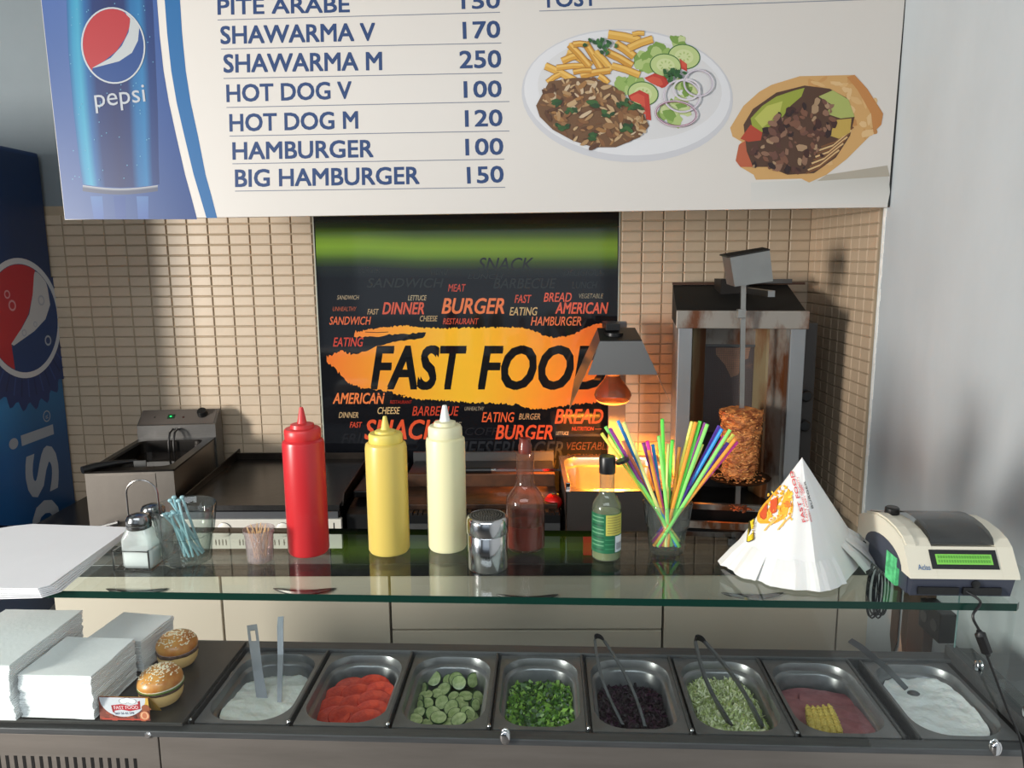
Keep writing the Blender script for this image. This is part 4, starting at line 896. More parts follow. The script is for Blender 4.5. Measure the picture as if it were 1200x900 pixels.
# tomato slices, overlapping from back to front
x0, x1, y0, y1 = pans[1][1]
tom = mat('tomato_flesh', (204, 66, 38), .3, col2=(160, 34, 22), vs=60, bump=.2, bs=90, coat=.3); toms = mat('tomato_slice_skin', (168, 22, 16), .2)
TOM = [(412, 806, 0), (438, 804, 0), (455, 812, 0), (396, 817, 1), (420, 815, 1), (446, 822, 1), (390, 830, 2), (416, 828, 2), (440, 834, 2), (384, 841, 3), (406, 841, 3), (430, 845, 3)]
for n, (px, py, row) in enumerate(TOM):
    z = .862+.002*(3-row)+.0015*(n % 3); c = D.Z(px, py, z); x, y = min(max(c.x, x0+.029), x1-.029), min(max(c.y, y0+.022), y1-.03)
    rowname = ['back row', 'second row from the back', 'second row from the front', 'front row'][row]; colname = ['left', 'middle', 'right'][n % 3]
    t = thing('tomato_slice', 'red tomato slice, %s one in the %s of the tomato pan' % (colname, rowname), 'tomato slice', (x, y, z), 0, D, group='overlapping tomato slices in the second pan')
    T = Matrix.Translation((x, y, z)) @ Matrix.Rotation(random.uniform(-.12, .12), 4, 'Y') @ Matrix.Rotation(A0(20+random.uniform(-4, 4)), 4, 'X')
    MB().lathe((0, 0, 0), [(.030, -.0035), (.0315, -.0012), (.0305, .0018)], 26, T=T, sx=1.05, sy=.8).build('rim', toms, t)
    MB().lathe((0, 0, 0), [(.0300, .0018), (.020, .0030), (.006, .0026), (.0005, .0026)], 26, T=T, sx=1.05, sy=.8, cap0=False, cap1=False).build('flesh', tom, t)
MB().loft([rrect(x0-.004, x1+.004, y0-.004, y1-.06, .028, .836)], cap1=True).build('tomato_bed', mat('wet_tomato', (140, 30, 22), .3, col2=(96, 20, 16), vs=50, bump=.4, bs=80), None, D, label='layer of wet tomato slices beneath the visible ones', cat='tomato', kind='stuff', org=((x0+x1)/2, (y0+y1)/2, .83))
# cucumber slices
x0, x1, y0, y1 = pans[2][1]; cuk = mat('cucumber_flesh', (182, 196, 140), .3, col2=(132, 156, 92), vs=110, coat=.3); cus = mat('cucumber_peel', (38, 72, 30), .3)
def cuc(px, py, z, r, tx, ty, lab=None, grp=None):
    r *= .86; tx = tx*1.1-6; ty = ty*1.1+8*math.sin(px)
    c = D.Z(px, py, z); x = min(max(c.x, x0+r*.7), x1-r*.7); y = min(max(c.y, y0+r*.7), y1-r*.7)
    t = thing('cucumber_slice', lab or 'green cucumber slice lying in the jumble of the cucumber pan', 'cucumber slice', (x, y, z), 0, D, group=grp or 'jumbled cucumber slices')
    T = Matrix.Translation((x, y, z)) @ Matrix.Rotation(A0(ty), 4, 'Y') @ Matrix.Rotation(A0(tx), 4, 'X')
    MB().lathe((0, 0, 0), [(r*.96, -.0016), (r, 0), (r*.96, .0016)], 22, T=T).build('peel', cus, t)
    MB().lathe((0, 0, 0), [(r*.90, .0017), (r*.5, .0022), (.0004, .002)], 22, T=T, cap0=False, cap1=False).build('flesh', cuk, t)
CU = [(509, 792, .868, .018, 50, -8), (527, 796, .862, .016, 45, 20), (535, 795, .866, .018, 46, 0), (538, 800, .872, .0165, 50, 10), (554, 797, .868, .017, 48, 55), (520, 808, .862, .018, 25, -12), (493, 807, .862, .014, 30, -60), (499, 815, .860, .017, 12, -8), (513, 813, .858, .015, 20, 10),
      (546, 816, .864, .017, 10, 10), (532, 817, .858, .014, 30, 0), (518, 823, .862, .0165, 40, -20), (501, 824, .858, .014, 25, 15), (487, 821, .860, .012, 30, -50), (493, 827, .864, .013, 40, -62), (560, 818, .862, .016, 30, 40), (557, 826, .866, .013, 35, 60),
      (541, 824, .862, .017, 18, 20), (529, 829, .862, .018, 30, -30), (508, 837, .862, .019, 25, 30), (514, 841, .868, .018, 16, 12), (487, 836, .862, .017, 18, -15), (486, 843, .866, .016, 14, 8), (534, 838, .862, .018, 25, 5), (538, 843, .870, .018, 18, -10), (548, 836, .866, .018, 22, 12), (553, 840, .862, .018, 14, 30), (526, 847, .860, .015, 10, 0), (500, 848, .858, .015, 10, 0), (548, 848, .862, .014, 12, 0)]
LB = {0: 'upright cucumber slice at the back left of the cucumber pan', 3: 'front one of three upright cucumber slices at the back of the pan', 4: 'upright cucumber slice at the back right of the cucumber pan', 5: 'tilted cucumber slice below the upright back left slice', 20: 'cucumber slice lying nearest the front left centre of the pan', 24: 'pale cucumber slice at the very front centre of the pan'}
for n, (px, py, z, r, tx, ty) in enumerate(CU): cuc(px, py, z-.004, r, tx, ty, LB.get(n), 'cucumber slices' if n in LB else None)
MB().loft([rrect(x0-.004, x1+.004, y0-.004, y1+.004, .028, .842)], cap1=True).build('cucumber_bed', mat('shadowed_cucumber', (62, 84, 44), .4, col2=(30, 48, 24), vs=70, bump=.5, bs=80), None, D, label='layer of wet cucumber slices beneath the top ones', cat='cucumber', kind='stuff', org=((x0+x1)/2, (y0+y1)/2, .84))
# shredded vegetables: one heap each, nobody could count them
def heap(name, lab, cat, i, n, zf, cols, ln, wd, curl, hf, base):
    x0, x1, y0, y1 = pans[i][1]; t = thing(name, lab, cat, ((x0+x1)/2, (y0+y1)/2, zf-.03), 0, D)
    b = MB(); m = 26; vs = []
    for j in range(m+1):
        for k in range(m+1):
            X, Y = 2*k/m-1, 2*j/m-1; s_ = 1-.10*(X*Y)**4; z = zf+hf(X, Y)-.004+.004*noise.noise(Vector((X*4, Y*4, i)))
            vs.append(((x0+x1)/2+X*s_*(x1-x0)/2, (y0+y1)/2+Y*s_*(y1-y0)/2, z))
    mm = m+1; b.add(vs, [(j*mm+k, j*mm+k+1, (j+1)*mm+k+1, (j+1)*mm+k) for j in range(m) for k in range(m)], True)
    b.build('bed', mat(name+'_bed', base, .5, var=.4, vs=60, bump=.4, bs=70), t, kind='stuff')
    bs = [MB() for _ in cols]
    for k in range(n):
        X, Y = random.uniform(-.93, .93), random.uniform(-.93, .93)
        if (abs(X)**5+abs(Y)**5) > .8: continue
        c = Vector(((x0+x1)/2+X*(x1-x0)/2, (y0+y1)/2+Y*(y1-y0)/2, zf+hf(X, Y)+random.uniform(0, .007)))
        q = random.random()*2*PI; l = ln*random.uniform(.5, 1.2); d = Vector((math.cos(q), math.sin(q), random.uniform(-.35, .45))); s_ = Vector((-math.sin(q), math.cos(q), random.uniform(-.6, .6))).normalized()*wd*random.uniform(.6, 1.3)
        up = Vector((0, 0, 1)); cv = curl*random.uniform(-1, 1)*l; P = []
        for e in range(5):
            f = e/4-.5; p = c+d*l*f+s_.normalized()*cv*(f*f*4-1)*.5+up*curl*l*.3*math.sin(e*2.1+k); w_ = s_*(1 if curl < .5 else random.uniform(.5, 1.5))
            p.x = min(max(p.x, x0-.004), x1+.004); p.y = min(max(p.y, y0-.004), y1+.004); P += [p-w_, p+w_+up*wd*random.uniform(-.5, .5)]
        bs[k % len(cols)].add(P, [(2*e, 2*e+1, 2*e+3, 2*e+2) for e in range(4)], True)
    for bb, c in zip(bs, cols): bb.build('shreds', mat('%s_%d' % (name, c[0]*7+c[1]), c, .38, sss=.0), t, kind='stuff', weld=False)
heap('shredded_lettuce', 'heap of bright shredded green lettuce in the fourth pan', 'lettuce', 3, 1500, .858, [(92, 138, 46), (62, 104, 34), (134, 176, 72), (42, 78, 26)], .022, .0042, .9, lambda X, Y: .012*max(0, -Y+.2)*(1+.35*X)-.016*max(0, Y-.2), (36, 62, 22))
heap('red_cabbage', 'dark purple shredded red cabbage in the fifth pan', 'cabbage', 4, 1500, .850, [(34, 14, 30), (54, 18, 46), (24, 12, 24)], .022, .0018, .3, lambda X, Y: .004*(-Y), (30, 16, 26))
heap('white_cabbage', 'heap of pale green shredded white cabbage in the sixth pan', 'cabbage', 5, 2600, .853, [(212, 222, 170), (190, 204, 140), (226, 232, 194), (160, 178, 104)], .026, .0014, .6, lambda X, Y: .014*(1-X*X*.6)*(1-Y*.4)-.012*max(0, X-.4), (120, 134, 84))
# grated carrot scrap at the front corner of that pan
t = thing('carrot_shreds', 'few orange carrot shreds at the front right of the white cabbage', 'carrot', (.375, 1.17, .862), 0, D)
b = MB()
for k in range(26): c = Vector((.377+random.gauss(0, .005), 1.172+random.gauss(0, .004), .8665+random.uniform(0, .004))); b.tube([c, c+Vector((random.uniform(-.008, .008), random.uniform(-.006, .006), .001))], .0009, 4)
b.build('shreds', mat('carrot', (205, 100, 50), .4), t, kind='stuff')
# ham and baby corn
x0, x1, y0, y1 = pans[6][1]; ham = mat('ham', (172, 112, 116), .4, col2=(140, 84, 92), vs=30, bump=.2, bs=60, coat=.2)
for n, (cx, cy, wx, wy, z, rz, lab) in enumerate(((.487, 1.276, .060, .066, .860, .05, 'large pink ham slice at the back left of the ham pan'), (.516, 1.266, .054, .062, .865, -.12, 'pink ham slice folded at the back right of the ham pan'), (.468, 1.240, .044, .054, .868, .12, 'pink ham slice at the left edge of the ham pan'),
        (.528, 1.226, .036, .052, .871, -.3, 'rumpled pink ham slice right of the baby corn'), (.532, 1.192, .034, .036, .873, -.35, 'small pink ham slice at the front right of the ham pan'))):
    t = thing('ham_slice', lab, 'ham', (cx, cy, z), 0, D, group='ham slices in the pan')
    b = MB(); m = 16; vs = []
    for layer in (0, -.0022):
        for j in range(m+1):
            for k in range(m+1):
                X, Y = 2*k/m-1, 2*j/m-1; q = 1-.16*(X*Y)**2
                xx, yy = X*wx*q, Y*wy*q; p = Vector((cx+xx*math.cos(rz)-yy*math.sin(rz), cy+xx*math.sin(rz)+yy*math.cos(rz), z+layer+.0032*noise.noise(Vector((X*1.6+n*5, Y*1.6, n)))-.004*(abs(Y)**3)))
                p.x = min(max(p.x, x0-.002+.002*n*.4), x1+.001); p.y = min(max(p.y, y0), y1+.0); vs.append(p)
    mm = m+1; f = [(j*mm+k, j*mm+k+1, (j+1)*mm+k+1, (j+1)*mm+k) for j in range(m) for k in range(m)]
    b.add(vs, f+[tuple(q+mm*mm for q in reversed(g)) for g in f], True); b.build('slice', ham, t)
corn = mat('baby_corn', (234, 214, 120), .4, col2=(206, 176, 82), vs=90, bump=.6, bs=260, stretch=(1, 3, 1))
names = ['leftmost', 'second from the left', 'third from the left', 'fourth from the left', 'rightmost']
for k in range(5):
    a0 = D.Z(946+6.2*k, 828-1.0*abs(k-1.5), .889); a1 = D.Z(953+8*k, 858, .885)
    x_, y_ = a0.x, a0.y
    t = thing('baby_corn', 'yellow baby corn cob, %s of the five in the ham pan' % names[k], 'corn', ((a0.x+a1.x)/2, (a0.y+a1.y)/2, .878), 0, D, group='baby corn cobs in the ham pan')
    pts = [a0.lerp(a1, q/8)+Vector((0, 0, -.0005*q)) for q in range(9)]
    MB().tube(pts, [.0022, .0042, .0052, .0058, .0062, .0062, .0060, .0056, .0050], 12).build('cob', corn, t)
    b = MB()
    for q in range(1, 8):
        for s_ in range(10): an = 2*PI*s_/10+q*.3; p = pts[q]; r = [.0022, .0042, .0052, .0058, .0062, .0062, .0060, .0056, .0050][q]; b.sphere(p+Vector((r*math.cos(an), 0, r*math.sin(an))), .0017, seg=6)
    b.build('kernels', corn, t, kind='stuff')
# utensils
def strip(pts, wd, th, side=Vector((1, 0, 0)), hole=None):
    b = MB(); R_ = []
    for p, w_ in zip(pts, wd):
        p = Vector(p); s_ = side*w_/2; n_ = Vector((0, -.35, .94))*th/2
        R_.append([p-s_-n_, p+s_-n_, p+s_+n_, p-s_+n_])
    b.loft(R_, cap0=True, cap1=True, smooth=False); return b
ut = mat('utensil_steel', (120, 122, 126), .34, .9)
t = thing('spatula', 'flat steel spatula with a hole standing in the mayonnaise', 'spatula', (-.53, 1.26, .86), 0, D)
p0, p1, p2 = Vector((-.572, 1.336, .972)), Vector((-.545, 1.285, .905)), Vector((-.524, 1.250, .855))
sd = Vector((.97, .05, .15)).normalized()
d_ = (p1-p0)
b = strip([p0, p0+d_*.12], (.020, .0205), .0016, sd)
for s_ in (-1, 1): 
    q = strip([p0+d_*.12+sd*s_*.0075, p0+d_*.36+sd*s_*.0075], (.0055, .0055), .0016, sd); b.merge(q.bm)
q = strip([p0+d_*.36, p1], (.0205, .018), .0016, sd); b.merge(q.bm)
b.build('handle', ut, t); strip([p1, p2], (.018, .022), .0014, sd).build('blade', ut, t)
t = thing('sauce_ladle', 'straight steel handle standing upright in the mayonnaise', 'ladle', (-.49, 1.24, .86), 0, D)
strip([(-.5135, 1.335, .990), (-.5120, 1.325, .975), (-.505, 1.30, .93), (-.496, 1.262, .885), (-.490, 1.24, .858)], (.011, .012, .011, .009, .007), .003, Vector((.98, .1, .1)).normalized()).build('handle', ut, t)
MB().sphere((-.488, 1.235, .854), .014, sz=.5, seg=14).build('bowl', ut, t)
t = thing('serving_spoon', 'steel spoon leaning from the back left into the last pan', 'spoon', (.66, 1.30, .87), 0, D)
strip([(.566, 1.333, .9615), (.585, 1.330, .950), (.63, 1.318, .915), (.664, 1.308, .880)], (.010, .011, .010, .008), .003, Vector((.5, -.3, .75)).normalized()).build('handle', ut, t)
MB().sphere((.674, 1.300, .873), .013, sz=.5, seg=14).build('bowl', ut, t)
def tongs(lab, h, e1, e2, z):
    t = thing('serving_tongs', lab, 'tongs', (h.x, h.y, z), 0, D, group='serving tongs in the cabbage pans')
    dm = ((e1+e2)/2-h).normalized(); sx_ = (e2-e1).normalized(); nrm = dm.cross(sx_).normalized()
    b = MB(); arc = []
    for k in range(9): q = PI*k/8; arc.append(h-dm*.010*math.sin(q)-sx_*.009*math.cos(q))
    b2 = []
    for p in arc: b2.append([p-nrm*.009, p-nrm*.009+dm*.0001, p+nrm*.009, p+nrm*.009+dm*.0018])
    b.loft([[p-nrm*.007-dm*.002, p+nrm*.007-dm*.002, p+nrm*.007+dm*.002, p-nrm*.007+dm*.002] for p in arc], cap0=True, smooth=False); b.build('hinge_bow', mat('dark_hinge', (46, 46, 50), .3, .8), t)
    for s_, e in ((-1, e1), (1, e2)):
        st = h+sx_*.009*s_; P = []; n = 10
        for k in range(n+1):
            f = k/n; p = st.lerp(e, f)+sx_*s_*.010*math.sin(PI*f); w_ = .0065-.001*f+(.003 if f > .75 else 0)
            P.append([p-nrm*w_*.6-sx_*.0026, p+nrm*w_*.6-sx_*.0026, p+nrm*w_*.6+sx_*.0026, p-nrm*w_*.6+sx_*.0026])
        MB().loft(P, cap0=True, smooth=False).build('arm', ut, t)
tongs('steel tongs standing in the dark red cabbage', Vector((.100, 1.330, .954)), Vector((.133, 1.206, .862)), Vector((.171, 1.202, .862)), .86)
tongs('steel tongs standing in the shredded white cabbage', Vector((.2885, 1.330, .955)), Vector((.315, 1.186, .878)), Vector((.368, 1.188, .876)), .87)

# glass guards and shelf
SZ0, SZ = 1.153, 1.165
t = thing('glass_shelf', 'long clear glass shelf with dark green edge above the counter', 'shelf', (-.1, 1.2, SZ0), 0, D)
def rshelf(z, e): return [(-1.20, 1.067+e, z), (.690-e, 1.067+e, z), (.697-e, 1.074+e*.3, z), (.697-e, 1.350-e, z), (-1.20, 1.350-e, z)]
b = MB(); b.add([Vector(p) for p in rshelf(SZ, .0)], [(0, 1, 2, 3, 4)]); b.add([Vector(p) for p in rshelf(SZ0, .0)], [(4, 3, 2, 1, 0)]); b.build('glass_sheet', GLs, t)
P0, P1 = rshelf(SZ-.0002, .0), rshelf(SZ0+.0002, .0)
b = MB()
b.add([Vector(p) for p in P0+P1], [(i, i+5, (i+1) % 5+5, (i+1) % 5) for i in range(5) if i != 2]); b.build('polished_edge', GLedge, t)
b = MB(); b.add([Vector(p) for p in (P0[3], P0[4], P1[4], P1[3])], [(0, 1, 2, 3)]); b.build('rear_edge', mat('rear_glass_edge', (120, 150, 135), .2), t)
t = thing('front_glass_guard', 'upright clear glass guard in front of the food pans', 'glass guard', (-.1, 1.085, .9), 0, D)
GG = glass('guard_glass', (250, 253, 252), (232, 242, 238))
b = MB(); b.add([Vector(p) for p in ((-1.20, 1.104, .901), (.705, 1.104, .901), (.695, 1.074, 1.1525), (-1.20, 1.074, 1.1525))], [(0, 1, 2, 3)]); b.build('glass_pane', GG, t)
t = thing('side_glass_guard', 'clear glass guard closing the right end of the counter', 'glass guard', (.787, 1.25, .922), 0, D)
b = MB(); b.add([Vector(p) for p in ((.787, 1.386, .9225), (.787, 1.12, .9225), (.787, 1.12, 1.16), (.787, 1.386, 1.16))], [(0, 1, 2, 3)]); b.build('glass_pane', GG, t)
b = MB(); b.box(.7862, .7878, 1.384, 1.3868, .9225, 1.16); b.build('rear_edge', mat('pane_edge', (110, 140, 140), .3), t)
for cx, cy, cz, lab in ((-.0675, 1.103, .901, 'small chrome glass clamp at the middle of the front rail'), (.704, 1.103, .901, 'chrome glass clamp at the right end of the front rail'), (.787, 1.305, .9225, 'rear chrome clamp on the right end rail'), (.787, 1.162, .9225, 'front chrome clamp on the right end rail')):
    t = thing('glass_clamp', lab, 'clamp', (cx, cy, cz), 0, D, group='chrome glass clamps')
    b = MB()
    for s_ in (-1, 1):
        ax = (0, 1) if cx < .75 else (1, 0)
        b.sphere((cx+ax[0]*s_*.004, cy+ax[1]*s_*.004, cz+.006), .0085, sx=(.45 if ax[0] else 1), sy=(.45 if ax[1] else 1), sz=1.5, seg=14)
    b.build('clamp_body', chrome, t)

# ================================================================== napkins, burgers, card on the cover plate
def stack(lab, cx, cy, z0, wx, wy, h, n, rz, jit):
    t = thing('napkin_stack', lab, 'napkins', (cx, cy, z0), rz, D, group='stacks of white paper napkins')
    T = Matrix.Translation((cx, cy, 0)) @ Matrix.Rotation(rz, 4, 'Z'); th = h/n
    ph = random.random()*9
    for k in range(n):
        z = z0+th*k; dx, dy = jit*noise.noise(Vector((k*.11, ph, 0)))*2, jit*noise.noise(Vector((ph, k*.13, 3)))*2
        ww, wh = wx/2*(1+.03*noise.noise(Vector((k*.3, 1, ph)))), wy/2*(1+.02*noise.noise(Vector((k*.35, 5, ph))))
        b = MB(); R_ = []
        top = k == n-1
        for (e, zz) in ((.0012, z+.0002), (0, z+th*.3), (0, z+th*.75), (.0014, z+th*.97)):
            ring = []
            for s_ in range(4):
                c0 = [(-1, -1), (1, -1), (1, 1), (-1, 1)][s_]; c1 = [(-1, -1), (1, -1), (1, 1), (-1, 1)][(s_+1) % 4]
                for q in range(7):
                    f = q/7; X, Y = c0[0]+(c1[0]-c0[0])*f, c0[1]+(c1[1]-c0[1])*f
                    wob = .0016*noise.noise(Vector((X*3, Y*3, k*.55+ph)))
                    ring.append(T @ Vector((X*(ww-e)+dx+wob, Y*(wh-e)+dy+wob, zz+(.0012+.0012*noise.noise(Vector((X*.9, Y*.9, k*.10+ph)))))))
            R_.append(ring)
        b.loft(R_, cap0=False, cap1=False, smooth=False); cc = sum(R_[-1], Vector())/len(R_[-1]); nn_ = len(R_[-1]); b.add([cc]+R_[-1], [(0, 1+q, 1+(q+1) % nn_) for q in range(nn_)], True); b.build('napkin', napkin_m, t)
stack('front stack of white paper napkins beside the business card', -.8185, 1.1795, .912, .128, .130, .079, 26, -.02, .0025)
stack('taller stack of white napkins at the far left edge', -.965, 1.205, .912, .155, .20, .100, 30, .0, .003)
stack('low rear stack of white napkins behind the front stack', -.802, 1.318, .912, .108, .104, .062, 20, -.10, .003)

bun = mat('bun_top', (186, 104, 38), .36, col2=(214, 154, 78), vs=22, thr=(.38, .62), bump=.15, bs=30, coat=.25)
bunb = mat('bun_bottom', (226, 186, 122), .6, var=.1, vs=20, bump=.1, bs=60)
def burger(lab, c, rz, tilt, fill):
    t = thing('burger', lab, 'burger', c, 0, D, group='two sesame burgers on the cover plate')
    c = Vector(c); T0 = Matrix.Translation(c) @ Matrix.Rotation(rz, 4, 'Z')
    MB().lathe((0, 0, 0), [(.021, .0), (.029, .003), (.0345, .012), (.0365, .021), (.035, .026), (.02, .027)], 32, T=T0 @ Matrix.Rotation(0, 4, 'X')).build('bottom_bun', bunb, t)
    b = MB(); seg = 40; vs = []
    for z, rr in ((.025, .0345), (.027, .037), (.030, .0375), (.033, .034)):
        for k in range(seg): q = 2*PI*k/seg; r = rr+.0022*noise.noise(Vector((math.cos(q)*3, math.sin(q)*3, z*90))); vs.append(T0 @ Vector((r*math.cos(q), r*math.sin(q), z+.0015*noise.noise(Vector((math.cos(q)*2, math.sin(q)*2, 7))))))
    b.add(vs, [(i*seg+k, i*seg+(k+1) % seg, (i+1)*seg+(k+1) % seg, (i+1)*seg+k) for i in range(3) for k in range(seg)]+[tuple(3*seg+k for k in range(seg))], True)
    b.build('patty', mat('patty', (104, 78, 62), .5, col2=(70, 48, 38), vs=80, bump=.5, bs=90), t)
    if fill:
        MB().lathe((0, 0, 0), [(.030, .031), (.038, .032), (.0385, .0335), (.030, .0345)], 32, T=T0).build('cucumber_filling', mat('filling_green', (110, 140, 70), .3), t)
        MB().lathe((0, 0, 0), [(.030, .0345), (.0378, .035), (.0372, .037), (.030, .038)], 32, T=T0).build('sauce_filling', mat('filling_cream', (222, 214, 190), .3), t)
    else:
        MB().lathe((0, 0, 0), [(.028, .032), (.0362, .0325), (.0355, .035), (.028, .036)], 32, T=T0).build('onion_filling', mat('filling_onion', (206, 184, 190), .4, col2=(120, 84, 76), vs=90), t)
    T1 = T0 @ Matrix.Translation((0, 0, .034)) @ Matrix.Rotation(tilt, 4, 'X')
    MB().lathe((0, 0, 0), [(.030, .0005), (.0365, .002), (.0375, .006), (.036, .012), (.031, .019), (.022, .0245), (.011, .027), (.0005, .0275)], 40, T=T1, cap1=False).build('top_bun', bun, t)
    b = MB(); k = 0
    while k < 170:
        q = random.random()*2*PI; f = random.random()**.6; r = .033*f; z = .0278-.0105*f**2.6; p = T1 @ Vector((r*math.cos(q), r*math.sin(q), z)); b.sphere(p, .0014, sx=1.4, sz=.6, seg=6, T=Matrix.Rotation(q*3, 3, 'Z')); k += 1
    b.build('sesame_seeds', mat('sesame', (250, 240, 214), .5), t, kind='stuff')
burger('rear sesame burger with pale onion showing on its left', (-.7025, 1.296, .9125), .3, A0(4), False)
burger('front sesame burger behind the business card', (-.6720, 1.1750, .9125), -.4, A0(5), True)

t = thing('business_card', 'folded fast food business card standing before the front burger', 'card', (-.713, 1.133, .9118), 0, D)
ca, cb, cc_, cd_ = [D.Y(x, y, 1.124) for x, y in ((113, 815), (172, 814), (179, 843), (121, 847))]
for p in (cc_, cd_): p.y = 1.117; p.z = .9120
for p in (ca, cb): p.y = 1.128; p.z = .9470
MB().prism([ca, cb, cc_, cd_], (0, .0004, .0001)).build('card_front', mat('card_brown', (124, 50, 34), .4), t)
MB().prism([ca+Vector((0, .0012, 0)), cb+Vector((0, .0012, 0)), Vector((cb.x+.010, 1.146, .912)), Vector((ca.x+.006, 1.146, .912))], (0, .0004, .0001)).build('card_back', mat('card_gold', (206, 156, 60), .4), t)
def cu_(p):  # card coordinates: 0..1 across, 0..1 downwards
    u_, v_ = p; return ca.lerp(cb, u_).lerp(cd_.lerp(cc_, u_), v_)
a = Art(cu_, (0, -.95, .3), .0003, .00002)
for q in range(24): a.ell((random.uniform(.02, .98), random.uniform(.5, .95)), random.uniform(.03, .09), random.uniform(.05, .12), random.choice([(150, 62, 40), (96, 36, 26), (176, 90, 52), (120, 44, 34)]), 10, 0, .2)
a.poly([(.80, .02), (.99, .02), (1.0, .55), (.80, .45)], (214, 168, 62))
a.poly([(.02, .02), (.94, .02)]+[(.48+.46*math.cos(q), .03+.82*math.sin(q)) for q in [PI*k/16 for k in range(1, 16)]], (206, 206, 214))
a.poly([(.05, .93), (.95, .93), (.95, .98), (.05, .98)], (196, 56, 36))
for q in ((.5, .17, .09), (.58, .13, .10), (.67, .17, .09)): a.ell((q[0], q[1]), q[2], .12, (60, 60, 66), 16); 
for q in ((.5, .17, .08), (.58, .13, .09), (.67, .17, .08)): a.ell((q[0], q[1]), q[2], .11, (226, 226, 232), 16)
a.poly([(.25, .36), (.45, .30), (.62, .36), (.80, .28), (.83, .5), (.62, .60), (.45, .54), (.29, .60)], (180, 22, 44)); a.poly([(.78, .18), (.83, .14), (.83, .50), (.80, .5)], (150, 16, 36)); a.poly([(.25, .36), (.30, .34), (.31, .70), (.27, .64)], (150, 16, 36))
a.text('FAST FOOD', (.31, .53), (.79, .49), .14, (236, 220, 224), .0)
a.text('069 56 65 299', (.32, .76), (.70, .72), .09, (44, 52, 92), .01)
a.ell((.90, .78), .10, .2, (196, 110, 74), 14); a.ring((.90, .78), .08, .16, .03, (226, 170, 130), 14); a.ell((.93, .45), .08, .15, (150, 76, 40), 12)
a.build('card_print', mat('card_print', (255, 255, 255), .4, vcol=True), t)

# ================================================================== things standing on the glass shelf
def squeeze(kind, lab, cx, cy, prof, col, cap, tip, capz):
    t = thing('squeeze_bottle', lab, 'bottle', (cx, cy, SZ), 0, D, group='squeeze bottles on the glass shelf')
    bd = [p for p in prof if p[1] <= capz+.001]; nz2 = [p for p in prof if p[1] >= capz-.0005]
    MB().lathe((cx, cy, SZ), [(prof[0][0]*.92, .0003), (prof[0][0], .005)]+bd[1:], 40).build('bottle_body', col, t)
    b = MB().lathe((cx, cy, SZ), nz2, 36); b.build('screw_cap', cap, t)
    b = MB().lathe((cx, cy, SZ), tip, 20); b.build('nozzle', cap if kind != 'w' else mat('white_nozzle', (236, 236, 230), .35), t)
redp = mat('ketchup_red', (192, 40, 46), .32, sss=.1); redc = mat('ketchup_cap', (204, 48, 50), .38)
squeeze('r', 'red squeeze bottle with pointed nozzle on the glass shelf', -.418, 1.237, [(.0353, 0), (.0353, .195), (.0342, .200), (.030, .203)]+[(.0296, .2035), (.0306, .205), (.0308, .219), (.0288, .222), (.0205, .223), (.0195, .229), (.013, .2305)], redp, redc, [(.0085, .230), (.0075, .234), (.0035, .256), (.0028, .258)], .2033)
yel = mat('mustard_yellow', (214, 188, 96), .35, sss=.1); yec = mat('mustard_cap', (220, 198, 96), .4)
squeeze('y', 'yellow squeeze bottle standing between the red and white ones', -.277, 1.246, [(.0358, 0), (.0358, .186), (.0345, .193), (.031, .196)]+[(.0285, .1962), (.0290, .198), (.0290, .209), (.027, .212), (.0185, .2125), (.0175, .216), (.011, .218)], yel, yec, [(.0085, .2175), (.007, .222), (.0035, .239), (.0028, .241)], .1961)
whi = mat('mayo_bottle', (228, 222, 178), .4, sss=.1); whc = mat('mayo_cap', (226, 220, 182), .45)
squeeze('w', 'cream squeeze bottle with a white nozzle, tallest of the pale ones', -.176, 1.262, [(.0341, 0), (.0341, .192), (.033, .199), (.0300, .2015)]+[(.0288, .2017), (.0296, .204), (.0293, .218), (.027, .2215), (.0195, .222), (.0185, .228), (.012, .2295)], whi, whc, [(.0095, .229), (.0085, .233), (.0042, .255), (.0034, .257)], .2016)

# chrome shaker with perforated lid
cx, cy = -.098, 1.178
t = thing('metal_shaker', 'shiny steel shaker with a perforated lid by the sauce bottle', 'shaker', (cx, cy, SZ), 0, D)
ms = mat('shaker_steel', (190, 190, 192), .16, 1)
MB().lathe((cx, cy, SZ), [(.0315, .0002), (.0326, .002), (.0326, .059), (.0318, .0602)], 40).build('canister', ms, t)
MB().lathe((cx, cy, SZ), [(.0325, .0612), (.0342, .0614), (.0345, .0630), (.0343, .082), (.0330, .087), (.0305, .0895), (.0300, .089)], 40, cap1=False).build('screw_lid', ms, t)
MB().lathe((cx, cy, SZ), [(.0301, .0888), (.015, .0915), (.0005, .0922)], 40, cap0=False, cap1=False).build('perforated_top', mat('shaker_top', (96, 94, 88), .6, .4), t)
b = MB()
for k in range(6):
    r = .0045*k+.003
    for q in range(max(1, int(2*PI*r/.0042))):
        an = q*2*PI/max(1, int(2*PI*r/.0042))+k; x, y = cx+r*math.cos(an), cy+r*math.sin(an); z = SZ+.0923-.0033*(r/.030)**2; b.lathe((x, y, z-.0006), [(.0011, 0), (.0011, .0012)], 6)
b.build('holes', black, t, kind='stuff')

MB().lathe((cx, cy, SZ), [(.0312, .0590), (.0312, .0625)], 40, cap0=False, cap1=False).build('lid_seam', steel_dark, t)

